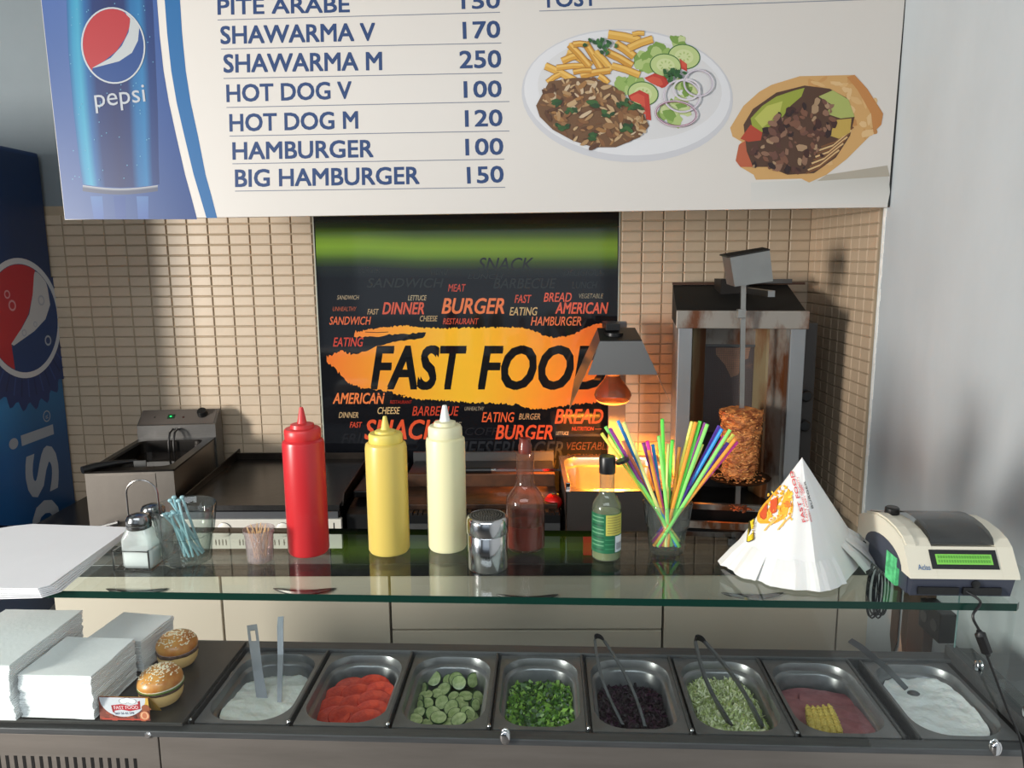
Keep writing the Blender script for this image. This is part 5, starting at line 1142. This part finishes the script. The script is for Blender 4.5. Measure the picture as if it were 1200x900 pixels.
# sauce bottle
cx, cy = -.038, 1.265
t = thing('sauce_bottle', 'clear long necked glass bottle half full of dark red sauce', 'bottle', (cx, cy, SZ), 0, D)
pb = [(.030, .0003), (.034, .004), (.0343, .010), (.0343, .080), (.0325, .092), (.026, .103), (.0180, .113), (.0155, .122), (.0152, .160), (.0160, .165), (.0165, .1665), (.0165, .173), (.0150, .175)]
gs_ = glass('smeared_bottle_glass', (240, 224, 214), (150, 120, 106), diff=(170, 120, 100), dw=.13)
MB().lathe((cx, cy, SZ), pb, 40, cap1=False).build('bottle_glass', gs_, t)
MB().lathe((cx, cy, SZ), [(.028, .004), (.0325, .006), (.0328, .045), (.031, .046)], 36).build('red_sauce', mat('red_sauce', (110, 20, 18), .25), t, kind='stuff')
MB().lathe((cx, cy, SZ), [(.0328, .046), (.0322, .062)], 36, cap0=False, cap1=False).build('sauce_film', glass('sauce_film', (170, 100, 92), (120, 56, 48), diff=(110, 40, 34), dw=.35), t)
MB().lathe((cx, cy, SZ), [(.0115, .172), (.0118, .186), (.0100, .190), (.0105, .198), (.0085, .199), (.0080, .180)], 24, cap1=False).build('pourer', glass('pourer_red', (190, 110, 100), (120, 50, 40), diff=(160, 70, 56), dw=.4), t)

# green labelled hot sauce bottle
cx, cy = .101, 1.223
t = thing('hot_sauce_bottle', 'small bottle with green and yellow label and open black cap', 'bottle', (cx, cy, SZ), 0, D)
MB().lathe((cx, cy, SZ), [(.021, .0003), (.0243, .003), (.0248, .009), (.0248, .088), (.0235, .098), (.018, .107), (.0135, .113), (.0125, .120), (.0122, .150), (.0130, .153)], 36, cap1=False).build('bottle_glass', glass('green_tint_glass', (226, 234, 214), (130, 140, 120), diff=(150, 156, 136), dw=.22), t)
MB().lathe((cx, cy, SZ), [(.021, .002), (.0235, .004), (.0237, .082)], 36).build('pale_sauce', mat('pale_green_sauce', (150, 156, 120), .3), t, kind='stuff')
gl_ = mat('label_print', (255, 255, 255), .45, vcol=True)
def cyl3(p): q = -PI/2+p[0]; return Vector((cx+.0250*math.cos(q), cy+.0250*math.sin(q), SZ+p[1]))
class CArt(Art):
    def _p(s, p): q = -PI/2+p[0]; r = .02505+s.d; return Vector((cx+r*math.cos(q), cy+r*math.sin(q), SZ+p[1]))
    def rect(s, a0, a1, z0, z1, col, n=10): s.mesh([(a0+(a1-a0)*k/n, z) for k in range(n+1) for z in (z0, z1)], [(2*k, 2*k+2, 2*k+3, 2*k+1) for k in range(n)], col)
a = CArt(cyl3, (0, 0, 0.0001), 0, .00003); a.n = Vector((0, 0, 0))
a.rect(-2.4, 2.4, .0165, .0845, (24, 96, 62), 40); a.rect(-.12, 1.25, .048, .0835, (186, 178, 82), 14); a.rect(.55, 1.3, .018, .046, (206, 212, 218), 10)
for k in range(9): a.rect(-1.25, -.25, .022+.007*k, .0240+.007*k, (92, 150, 110) if k % 3 else (16, 70, 48), 8)
for k in range(7): a.rect(-.02, 1.05, .0515+.0045*k, .0528+.0045*k, (140, 132, 64), 8)
for k in range(10): a.rect(.62, 1.15, .0200+.0015*k, .0206+.0015*k, (60, 60, 70) if k > 1 else (206, 212, 218), 5)
for k in range(3): a.rect(-.15, .45, .024+.008*k, .0255+.008*k, (60, 130, 90), 5)
a.build('label', gl_, t)
MB().lathe((cx, cy, SZ), [(.0135, .150), (.0138, .151), (.0138, .176), (.0125, .179)], 28).build('flip_cap', black, t)
T = Matrix.Translation((cx+.014, cy-.002, SZ+.166)) @ Matrix.Rotation(A0(-22), 4, 'Y') @ Matrix.Rotation(A0(0), 4, 'X')
MB().lathe((0, 0, 0), [(.0115, -.002), (.012, .0), (.0115, .003)], 20, T=T @ Matrix.Translation((.012, 0, 0)), sy=.9).build('cap_lid', black, t)

# glass of straws
CXs, CYs = .208, 1.253
TG = glass('tumbler_glass', (250, 253, 252), (150, 165, 163), diff=(236, 242, 242), dw=.02)
def tumbler(name, lab, cx, cy, rb, rt, h, step, facets, m, cat='glass'):
    t = thing(name, lab, cat, (cx, cy, SZ), 0, D); seg = 40
    def ring(r, z, fl):
        o = []
        for k in range(seg):
            q = 2*PI*k/seg; rr = r*(1-fl*.05*(1-abs(math.cos(q*facets/2)))); o.append(Vector((cx+rr*math.cos(q), cy+rr*math.sin(q), SZ+z)))
        return o
    zr = [(rb*.90, .0004, 1), (rb, .004, 1), (rb+(rt-rb)*step*.75, h*step, 1), (rb+(rt-rb)*step*1.15, h*(step+.03), .2), (rt, h-.002, 0), (rt-.001, h, 0), (rt-.0028, h-.002, 0), (rb+(rt-rb)*step-.003, h*step, 0), (rb-.005, .011, 0), (rb*.5, .010, 0)]
    MB().loft([ring(*q) for q in zr], cap0=True, cap1=True).build('glass_body', m, t); return t
tumbler('straw_glass', 'clear faceted glass holding the coloured straws', CXs, CYs, .0300, .0425, .092, .50, 12, TG)
SC = {'yellow': (222, 206, 84), 'light green': (120, 206, 96), 'green': (84, 196, 70), 'purple': (122, 52, 128), 'blue': (24, 120, 196), 'orange': (232, 132, 44), 'magenta': (204, 44, 146), 'violet': (88, 56, 170), 'pale yellow': (212, 206, 120), 'salmon': (222, 120, 84)}
ST = [(705, 508, 'yellow'), (709.6, 500, 'light green'), (715, 502, 'purple'), (724, 493, 'blue'), (730, 517, 'salmon'), (730.6, 495, 'pale yellow'), (754, 519, 'purple'), (758.6, 517, 'magenta'), (760, 527, 'orange'), (765, 521, 'blue'), (772, 511, 'light green'), (776, 491, 'green'),
      (783, 520, 'pale yellow'), (788, 516, 'green'), (796, 524, 'orange'), (811, 494, 'yellow'), (815.5, 494.5, 'orange'), (819, 527, 'magenta'), (820.5, 493.5, 'green'), (823, 520.5, 'yellow'), (826.5, 495.5, 'purple'), (829, 497, 'light green'), (836, 519, 'green'), (843, 499, 'violet'), (846, 502.6, 'blue'), (848.5, 511, 'magenta'),
      (853, 519, 'violet'), (855.6, 503.6, 'light green'), (859.6, 509, 'yellow'), (861.5, 515, 'orange'), (864, 517.5, 'magenta')]
for k, (px, py, cn) in enumerate(ST):
    tip = D.Y(px, py, CYs+.012*math.sin(k*2.3)); dx = tip.x-CXs
    bs_ = Vector((CXs-.15*dx-.003*math.sin(k*1.7), CYs+.013*math.cos(k*2.9), SZ+.0135)); f = .092/(tip.z-SZ); xr = bs_.x+(tip.x-bs_.x)*f
    lim = .0335
    if abs(xr-CXs) > lim:   # lean against the rim
        xr = CXs+math.copysign(lim, xr-CXs); bs_.x = (xr-tip.x*f)/(1-f); bs_.x = max(CXs-.0235, min(CXs+.0235, bs_.x))
    side = 'leftmost of all the straws' if k == 0 else 'rightmost of all the straws' if k == len(ST)-1 else '%s from the left by its tip' % ['', 'second', 'third', 'fourth', 'fifth', 'sixth', 'seventh', 'eighth', 'ninth', 'tenth', 'eleventh', 'twelfth', 'thirteenth', 'fourteenth', 'fifteenth', 'sixteenth', 'seventeenth', 'eighteenth', 'nineteenth', 'twentieth', 'twenty-first', 'twenty-second', 'twenty-third', 'twenty-fourth', 'twenty-fifth', 'twenty-sixth', 'twenty-seventh', 'twenty-eighth', 'twenty-ninth', 'thirtieth'][k]
    bm_ = MB().tube([bs_, tip], .0031, 10, caps=False)
    bm_.build('drinking_straw', mat('straw_'+cn.replace(' ', '_'), tuple(min(255, int(v*1.12+14)) for v in SC[cn]), .3, sss=.35, coat=.2), None, D, org=bs_, label='%s drinking straw, %s' % (cn, side), cat='straw', group='coloured drinking straws in the glass')
# chunky tumbler with pale blue stirrers
cx, cy = -.611, 1.188
tumbler('stirrer_tumbler', 'thick clear tumbler holding pale blue stirrers', cx, cy, .0385, .0515, .100, .50, 10, TG)
stm = mat('pale_blue_plastic', (150, 190, 196), .35)
for k in range(12):
    a_ = k*2.4; bx_, by_ = cx+.010+.016*math.cos(a_), cy+.018*math.sin(a_); 
    tx_, ty_ = (cx-.030+.005*k*.6, cy-.012+.004*(k % 4)) if k < 8 else (cx-.026+.007*(k-8), cy-.034)
    z1 = SZ+(.086 if k < 8 else .112)+.003*math.sin(k*3)
    if k >= 8: tx_, ty_ = cx-.020+.007*(k-8), cy-.006
    pts = [(bx_, by_, SZ+.014), ((bx_+tx_)/2, (by_+ty_)/2, (SZ+.014+z1)/2), (tx_, ty_, z1)]
    d = Vector(pts[2])-Vector(pts[0]); p2 = Vector(pts[2])
    b = MB(); b.tube(pts, .0021, 6); b.sphere(p2, .0042, sz=.8, seg=8)
    b.build('coffee_stirrer', stm, None, D, org=Vector(pts[0]), label=('pale blue plastic stirrer standing above the rim of the thick tumbler' if k >= 8 else 'pale blue plastic stirrer inside the thick clear tumbler'), cat='stirrer', group=('stirrers reaching over the rim' if k >= 8 else 'stirrers inside the tumbler'))
# toothpick cup
cx, cy = -.489, 1.196
t = thing('toothpick_cup', 'small frosted plastic cup of toothpicks', 'cup', (cx, cy, SZ), 0, D)
MB().lathe((cx, cy, SZ), [(.0205, .0003), (.0218, .002), (.0238, .050), (.0258, .0505), (.0262, .0565), (.0250, .0565), (.0228, .049), (.0205, .004)], 32, cap1=False).build('cup_body', glass('frosted_plastic', (240, 234, 234), (220, 212, 212), diff=(250, 240, 240), dw=.14), t)
pick = mat('toothpick_wood', (226, 192, 140), .6)
for k in range(18):
    a_ = k*1.9; r = .013*((k*37 % 10)/10); b0_ = Vector((cx+.010*math.cos(a_*1.3), cy+.010*math.sin(a_*1.3), SZ+.004)); t1_ = Vector((cx-.35*r+.017*math.cos(a_), cy+.017*math.sin(a_), SZ+.0585+.003*math.sin(k)))
    MB().tube([b0_, b0_.lerp(t1_, .06), b0_.lerp(t1_, .94), t1_], [.0002, .0009, .0009, .0002], 6).build('toothpick', pick, None, D, org=b0_, label='wooden toothpick standing in the small frosted cup', cat='toothpick', group='toothpicks in the frosted cup')
# salt and pepper in a wire caddy
cx, cy = -.684, 1.174
t = thing('wire_caddy', 'chrome wire caddy with tall loop handle around two shakers', 'caddy', (cx, cy+.015, SZ), 0, D)
wire = mat('wire_chrome', (150, 148, 146), .22, 1)
def wr_(pts, name, r=.0014, closed=False): MB().tube(pts, r, 8, closed=closed).build(name, wire, t)
X0, X1, Y0, Y1 = cx-.031, cx+.031, cy-.031, cy+.062
wr_([(X0, Y0, SZ+.0016), (X1, Y0, SZ+.0016), (X1, Y1, SZ+.0016), (X0, Y1, SZ+.0016)], 'base_ring', closed=True)
wr_([(X0, Y0, SZ+.034), (X1-.004, Y0, SZ+.034), (X1+.003, Y1, SZ+.034), (X0, Y1, SZ+.034)], 'guard_ring', closed=True)
for x in (X0+.016, cx, X1-.016): wr_([(x, Y0, SZ+.0016), (x+.004, Y0+.030, SZ+.0016)], 'base_bar')
for x, y in ((X0, Y0), (X1-.002, Y0), (X0, Y1), (X1+.001, Y1)): wr_([(x, y, SZ+.001), (x, y, SZ+.034)], 'upright_wire')
lp = [(cx-.026, cy+.016, SZ+.0016), (cx-.026, cy+.016, SZ+.09)]+[(cx+.001-.027*math.cos(PI*k/12), cy+.016, SZ+.118+.024*math.sin(PI*k/12)) for k in range(13)]+[(cx+.028, cy+.016, SZ+.09), (cx+.028, cy+.016, SZ+.0016)]
wr_(lp, 'loop_handle', .0015)
def shaker(lab, sx_, sy_, cont, cm):
    t = thing('glass_shaker', lab, 'shaker', (sx_, sy_, SZ+.0032), 0, D, group='two glass shakers in the wire caddy'); z = SZ+.0032; T = None
    R_ = lambda e, zz, r: rrect(sx_-.0255+e, sx_+.0255-e, sy_-.0175+e*.7, sy_+.0175-e*.7, r, z+zz, n=4)
    MB().loft([R_(.002, 0, .006), R_(0, .004, .006), R_(0, .048, .006), R_(.003, .058, .010), R_(.0065, .066, .0105)], cap0=True, cap1=False).build('jar', glass('shaker_glass', (244, 250, 248), (190, 204, 202), diff=(226, 232, 230), dw=.36), t)
    MB().loft([R_(.003, .003, .005), R_(.002, .006, .005), R_(.002, cont, .005)], cap0=True).build('contents', cm, t, kind='stuff')
    MB().lathe((sx_, sy_, z), [(.0190, .065), (.0200, .067), (.0198, .071), (.0190, .072), (.0198, .0735), (.0195, .080), (.0165, .086), (.009, .0885), (.0005, .089)], 28, cap1=False).build('steel_lid', mat('lid_steel', (140, 140, 140), .2, 1), t)
shaker('front glass shaker of white salt in the wire caddy', cx+.006, cy-.010, .026, mat('salt', (238, 238, 236), .8))
shaker('rear glass shaker hidden behind the salt in the wire caddy', cx+.004, cy+.040, .040, mat('salt', (238, 238, 236), .8))

# white papers on the left of the shelf
for k in range(6):
    z = SZ+.0006+.0028*k; o = .0025*k; pts = [(-1.16, 1.20), (-1.0, 1.305), (-.972, 1.316), (-.785+.002*k, 1.308-.001*k), (-.752-.0045*(5-k)*0-.0020*k, 1.062-.002*k), (-.768-.001*k, 1.040), (-.83, 1.034+.001*k), (-1.16, 1.040)]
    b = MB(); n = 14; pts = [Vector((x, y, z)) for x, y in pts]
    top = [p+Vector((0, 0, .0018+.0012*noise.noise(Vector((p.x*6, p.y*6, k*.5))))) for p in pts]
    b.loft([pts, top], cap0=True, cap1=True, smooth=False)
    lab = 'topmost white paper sheet of the pile at the left end' if k == 5 else 'bottom white paper sheet resting on the glass at the left end' if k == 0 else 'white paper sheet in the left pile, %s from the top' % ['', 'fifth', 'fourth', 'third', 'second'][k]
    b.build('paper_sheet', paper_m, None, D, org=(-.95, 1.17, z), label=lab, cat='paper', group='white paper sheets on the shelf')

# ================================================================== bundle of white paper cones
ap = D.Y(940, 536, 1.185)
base_px = [(848, 656), (853, 663), (860, 666), (874, 675), (888, 680), (903, 687), (925, 691), (945, 692), (960, 694), (975, 690), (988, 684), (999, 672), (1006, 664), (1012, 652), (1010, 644), (998, 640)]
bag = mat('white_bag_paper', (228, 227, 224), .62, sss=.12, bump=.15, bs=14)
ctr = Vector((.405, 1.19, SZ))
t = thing('paper_cone_bundle', 'bundle of white paper snack cones leaning point up with printed chips', 'paper bags', (ctr.x, ctr.y, SZ), 0, D)
bp = [D.Z(x, y, SZ+.0025) for x, y in base_px]
bp += [Vector((.47, 1.262, SZ+.003)), Vector((.42, 1.29, SZ+.003)), Vector((.36, 1.285, SZ+.003)), Vector((.32, 1.255, SZ+.003))]
def cone(nm, scl, apo, zj, seed, m=bag):
    b = MB(); rings = []; N_ = 14; A = ap+apo
    base = [ctr+(p-ctr)*scl+Vector((0, 0, zj)) for p in bp]
    dense = []
    for i in range(len(base)):
        for q in range(3): dense.append(base[i].lerp(base[(i+1) % len(base)], q/3))
    for r in range(N_+1):
        f = r/N_; ring = []
        for k, p in enumerate(dense):
            q = A.lerp(p, f); cc = A.lerp(ctr, f); out = (q-cc); out.z = 0
            bulge = .10*math.sin(PI*f)*0; w_ = noise.noise(Vector((p.x*9+seed, p.y*9, f*2)))
            q = q+out*(.03*w_*f*f); q.z = max(q.z, SZ+.001)
            if r == N_: q += out.normalized()*.003*noise.noise(Vector((k*1.7, seed, 0)))
            ring.append(q)
        rings.append(ring)
    b.loft(rings[1:], cap0=False, cap1=False, smooth=True); n0 = len(dense)
    b.add([A]+rings[1], [(0, 1+k, 1+(k+1) % n0) for k in range(n0)]); b.build(nm, m, t)
cone('outer_cone', 1.0, Vector((0, 0, 0)), 0, 1.3)
# ragged inner sheets peeping out around the foot
for q, (i0, i1, gr) in enumerate(((0, 4, .010), (11, 15, .018), (5, 10, .006), (12, 15, .026))):
    b = MB(); up_, dn = [], []
    for i in range(i0, i1+1):
        for s_ in range(3):
            if i == i1 and s_: break
            p = bp[i].lerp(bp[min(i+1, len(bp)-1)], s_/3); out = (p-ctr); out.z = 0; out.normalize()
            dn.append(p+out*(gr*(.6+.7*random.random()))+Vector((0, 0, .0006+.001*q))); up_.append(p.lerp(ap, .28)-out*.004)
    b.loft([up_, [a_.lerp(c_, .6)+Vector((0, 0, .002)) for a_, c_ in zip(up_, dn)], dn], cap1=False, closed=False, smooth=False); b.build('inner_sheet', bag, t)
# printing on the left-hand facet
from mathutils.bvhtree import BVHTree
bpy.context.view_layer.update()
oc_ = [o for o in t.children if o.name.startswith('outer_cone')][0]; mw = Matrix.Translation(ORG[t.name][0])
bvh = BVHTree.FromPolygons([mw @ v.co for v in oc_.data.vertices], [tuple(p.vertices) for p in oc_.data.polygons])
fn = (D.Z(848, 656, SZ)-ap).cross(D.Z(930, 691, SZ)-ap).normalized(); fn = -fn if fn.y > 0 else fn
def on_cone(p):
    r = (D.Y(p[0], p[1], 1.5)-CAM).normalized(); h = bvh.ray_cast(CAM, r)[0]
    return h if h is not None else D.P(p[0], p[1], ap, fn)
a = Art(on_cone, fn, .0012, .00002)
def cz(X, Y): return (885+X/12.86, 560+Y/12.86)
YL = [(236, 168, 40), (244, 190, 60), (226, 144, 36), (246, 206, 84)]
a.poly([cz(*p) for p in ((30, 600), (60, 500), (130, 400), (220, 300), (300, 210), (380, 120), (450, 110), (520, 180), (560, 320), (580, 420), (570, 520), (430, 620), (300, 690), (200, 690), (80, 690), (40, 660))], (238, 172, 48))
for q in range(70):
    X, Y = random.uniform(190, 560), random.uniform(150, 650); 
    if X+Y*.6 < 330: continue
    a.ell(cz(X, Y), random.uniform(1, 2.6), random.uniform(.8, 1.6), random.choice(YL), 8, random.random()*3, .15)
for p, q in (((150, 800), (300, 620)), ((350, 790), (470, 640)), ((400, 740), (560, 560)), ((230, 720), (420, 560))): a.path([cz(*p), cz(*q)], 1.6, (240, 186, 96))
a.poly([cz(*p) for p in ((90, 600), (80, 540), (190, 380), (195, 480), (180, 600), (140, 635))], (212, 84, 40)); a.poly([cz(*p) for p in ((240, 350), (340, 290), (350, 360), (330, 520), (270, 545), (240, 500))], (212, 82, 40))
for q in range(5): a.ell(cz(random.uniform(380, 540), random.uniform(360, 460)), 2.2, 1.4, (224, 122, 40), 9)
def tz(X, Y): return (840+X/5.295, 530+Y/5.295)
a.poly([tz(190, 555), tz(205, 430), tz(240, 408), tz(236, 545), tz(200, 560)], (60, 52, 20)); a.poly([tz(194, 550), tz(208, 434), tz(236, 416), tz(232, 540), tz(202, 555)], (240, 208, 50)); a.text('CHIPS', tz(222, 540), tz(228, 432), -3.6, (120, 84, 20), .0)
RD = (206, 84, 88)
# lettering runs down the cone
a.text('FAST FOOD', tz(560, 432), tz(478, 118), 3.9, RD, .04)
a.text('TASTE AND QUALITY', tz(580, 430), tz(512, 150), 2.2, (214, 110, 112), .03); a.text('QUALITY', tz(548, 240), tz(524, 190), 2.6, (214, 96, 100), .02); a.text('FRESH EVERY DAY', tz(600, 430), tz(536, 200), 1.8, (216, 120, 122), .03)
a.text('BURGER', tz(608, 348), tz(556, 180), 2.2, (110, 110, 112), .03)
a.build('cone_print', mat('cone_print', (255, 255, 255), .6, vcol=True), t)

# ================================================================== receipt printer with cable
t = thing('cash_register', 'cream fiscal cash register with green display and smoked paper cover', 'cash register', (.62, 1.16, SZ), 0, D)
cream = mat('cream_plastic', (218, 212, 194), .42); dkb = mat('blue_grey_plastic', (58, 62, 76), .45)
A_ = A0(0)
X0, X1 = .536, .690
side = lambda x: [(x, 1.082, SZ+.004), (x, 1.074, SZ+.034), (x, 1.10, SZ+.034), (x, 1.225, SZ+.030), (x, 1.225, SZ+.004)]
MB().prism(side(X0+.006), (X1-X0-.008, 0, 0)).build('base', dkb, t)
up = [(1.072, .0345), (1.074, .040), (1.0985, .0745), (1.112, .083), (1.135, .089), (1.165, .0915), (1.195, .090), (1.24, .078), (1.262, .068), (1.264, .034)]
b = MB(); P = [Vector((X0, y, SZ+z)) for y, z in up]; b.prism(P, (.040, 0, 0)); b.build('left_cheek', cream, t)
b = MB(); P = [Vector((X1-.020, y, SZ+z)) for y, z in up]; b.prism(P, (.024, 0, 0)); b.build('right_cheek', cream, t)
b = MB(); P = [Vector((X0+.0402, y, SZ+z)) for y, z in up[:3]]+[Vector((X0+.0402, 1.104, SZ+.073)), Vector((X0+.0402, 1.25, SZ+.050)), Vector((X0+.0402, 1.25, SZ+.0345))]; b.prism(P, (X1-X0-.0604, 0, 0)); b.build('display_face', cream, t)
# raised rib on the left cheek
P = [Vector((X0+.003, y, SZ+z+.0032)) for y, z in up[2:8]]+[Vector((X0+.003, y, SZ+z-.004)) for y, z in reversed(up[2:8])]
MB().prism(P, (.014, 0, 0)).build('cheek_rib', cream, t)
# arched underside: dark recess on the left flank
b = MB(); arc = [Vector((X0-.0006, 1.10+.065*(1-math.cos(PI*k/12)), SZ+.0345+.030*math.sin(PI*k/12))) for k in range(13)]
b.prism(arc, (.0015, 0, 0)); b.build('flank_arch', dkb, t)
MB().box(X0-.0010, X0+.004, 1.115, 1.150, SZ+.004, SZ+.048).build('green_sticker', mat('green_sticker', (110, 224, 150), .5, col2=(60, 150, 96), vs=60), t)
MB().box(X0+.004, X0+.0062, 1.09, 1.225, SZ+.004, SZ+.034).build('flank_plate', dkb, t)
dn_ = Vector((0, -(.0745-.040), (1.0985-1.074))).normalized()
def dface(u_, v_): return Vector((X0+(X1+.002-X0)*u_, 1.074+(1.0985-1.074)*v_, SZ+.040+.0345*v_))
def dquad(name, u0, u1, v0, v1, m, h=.0008): MB().prism([dface(u0, v0), dface(u1, v0), dface(u1, v1), dface(u0, v1)], dn_*h).build(name, m, t)
dquad('display_frame', .22, .84, .20, .88, mat('display_black', (22, 24, 28), .25), .0012)
dquad('display_screen', .27, .79, .36, .72, mat('lcd_green', (120, 190, 80), .3, emit=(112, 196, 60), es=.35), .0018)
a = Art(lambda p: dface(p[0], p[1]), dn_, .0012, .00002)
vs_, fs_, _ = glyphs('Aclas', .01, 0); a.mesh([(.085+.115*x, .16+.19*y) for x, y in vs_], fs_, (64, 104, 150)); a.build('logo', gl_, t)
a = Art(lambda p: dface(p[0], p[1]), dn_, .0022, .00002)
for r in range(2):
    for k in range(20): x = .285+.0245*k; a.poly([(x, .42+.15*r), (x+.017, .42+.15*r), (x+.017, .52+.15*r), (x, .52+.15*r)], (98, 170, 66))
a.build('screen_cells', gl_, t)
# smoked cover
b = MB(); cov = [(1.102, .076), (1.106, .085), (1.118, .092), (1.138, .097), (1.160, .099), (1.185, .098), (1.205, .094), (1.222, .085)]
xa, xb = X0+.0405, X1-.0205
b.loft([[Vector((xa, y, SZ+z)) for y, z in cov], [Vector((xb, y, SZ+z)) for y, z in cov]], cap1=False, closed=False); b.build('paper_cover', glass('smoked_plastic', (120, 122, 122), (60, 62, 62), rough=.05, diff=(66, 68, 70), dw=.35), t)
MB().lathe((0, 0, 0), [(.030, -.042), (.030, .042)], 30, T=Matrix.Translation(((xa+xb)/2+.012, 1.165, SZ+.062)) @ Matrix.Rotation(PI/2, 4, 'Y')).build('paper_roll', mat('paper_roll', (190, 186, 178), .7), t)
a = Art(lambda p: Vector((X0+p[0], 1.20+p[1], SZ+.0935-.26*max(0, p[1]+.002))), (0, .2, 1), .0002, .0001)
a.ring((.014, .024), .012, .024, .002, (170, 40, 44), 4, rot=PI/4*0); a.poly([(.006, .012), (.022, .012), (.022, .036), (.006, .036)], (206, 196, 186)); a.build('warning_sticker', gl_, t)
MB().lathe((X0+.026, 1.20, SZ+.088), [(.010, 0), (.0115, .004), (.011, .012), (.009, .014)], 20).build('black_knob', black, t)
MB().lathe((X1+.0145, 1.16, SZ+.060), [(.009, 0), (.0105, .004), (.010, .014), (.008, .016)], 20).build('black_knob', black, t)
# ports on the dark front
for px0, px1 in ((1075, 1122), (1128, 1172)):
    p0, p1 = D.Y(px0, 691, 1.077), D.Y(px1, 699, 1.077); MB().box(p0.x, p1.x, 1.0745, 1.0782, SZ+.009, SZ+.020).build('port', black, t)
MB().lathe((0, 0, 0), [(.006, 0), (.006, .004), (.003, .005)], 16, T=Matrix.Translation((.632, 1.0765, SZ+.026)) @ Matrix.Rotation(PI/2, 4, 'X')).build('lock', black, t)
# cable down in front
rub = mat('black_cable', (20, 20, 22), .45)
def cr(P, n=8):
    P = [Vector(p) for p in P]; o = []
    for i in range(len(P)-1):
        a_, b_, c_, d_ = P[max(0, i-1)], P[i], P[i+1], P[min(len(P)-1, i+2)]
        for k in range(n):
            q = k/n; o.append(.5*((2*b_)+(c_-a_)*q+(2*a_-5*b_+4*c_-d_)*q*q+(3*b_-a_-3*c_+d_)*q**3))
    return o+[P[-1]]
pw = [(.620, 1.0765, SZ+.014), (.634, 1.062, SZ+.004)]+[tuple(D.Y(x, y, yy)) for x, y, yy in ((1140, 722, 1.052), (1149, 742, 1.05), (1156, 766, 1.05), (1167, 795, 1.055), (1180, 830, 1.06), (1194, 862, 1.07), (1200, 890, 1.075), (1203, 930, 1.08))]
t = thing('power_cable', 'black cable with a ferrite block hanging from the cash register', 'cable', pw[0], 0, D)
MB().tube(cr(pw), .0019, 8).build('cord', rub, t)
p0, p1 = D.Y(1147, 739, 1.05), D.Y(1158, 768, 1.05)
MB().tube([p0.lerp(p1, q) for q in (0, .08, .15, .85, .92, 1)], [.0035, .0045, .0078, .0078, .0045, .0035], 8).build('ferrite_block', rub, t)
# coiled cables behind the shelf edge
t = thing('coiled_cables', 'loops of black and clear cable hanging left of the cash register', 'cable', (.50, 1.36, 1.13), 0, D)
b = MB()
for k in range(7):
    dx = .004*k; c0 = D.Y(1022+2.4*k, 690, 1.362+.004*k); hh = .052+.004*math.sin(k*2)
    b.tube([(c0.x+(.010+.002*(k % 3))*math.cos(q), 1.362+.004*k, c0.z-.004+hh*math.sin(q)) for q in [2*PI*j/20 for j in range(20)]], .0016, 6, closed=True)
b.build('coils', rub, t)
pw = cr([(.545, 1.25, SZ+.02), (.53, 1.33, SZ+.03), (.515, 1.365, SZ+.02), (.508, 1.375, SZ-.01)]); MB().tube(pw, .0016, 6).build('lead', rub, t)
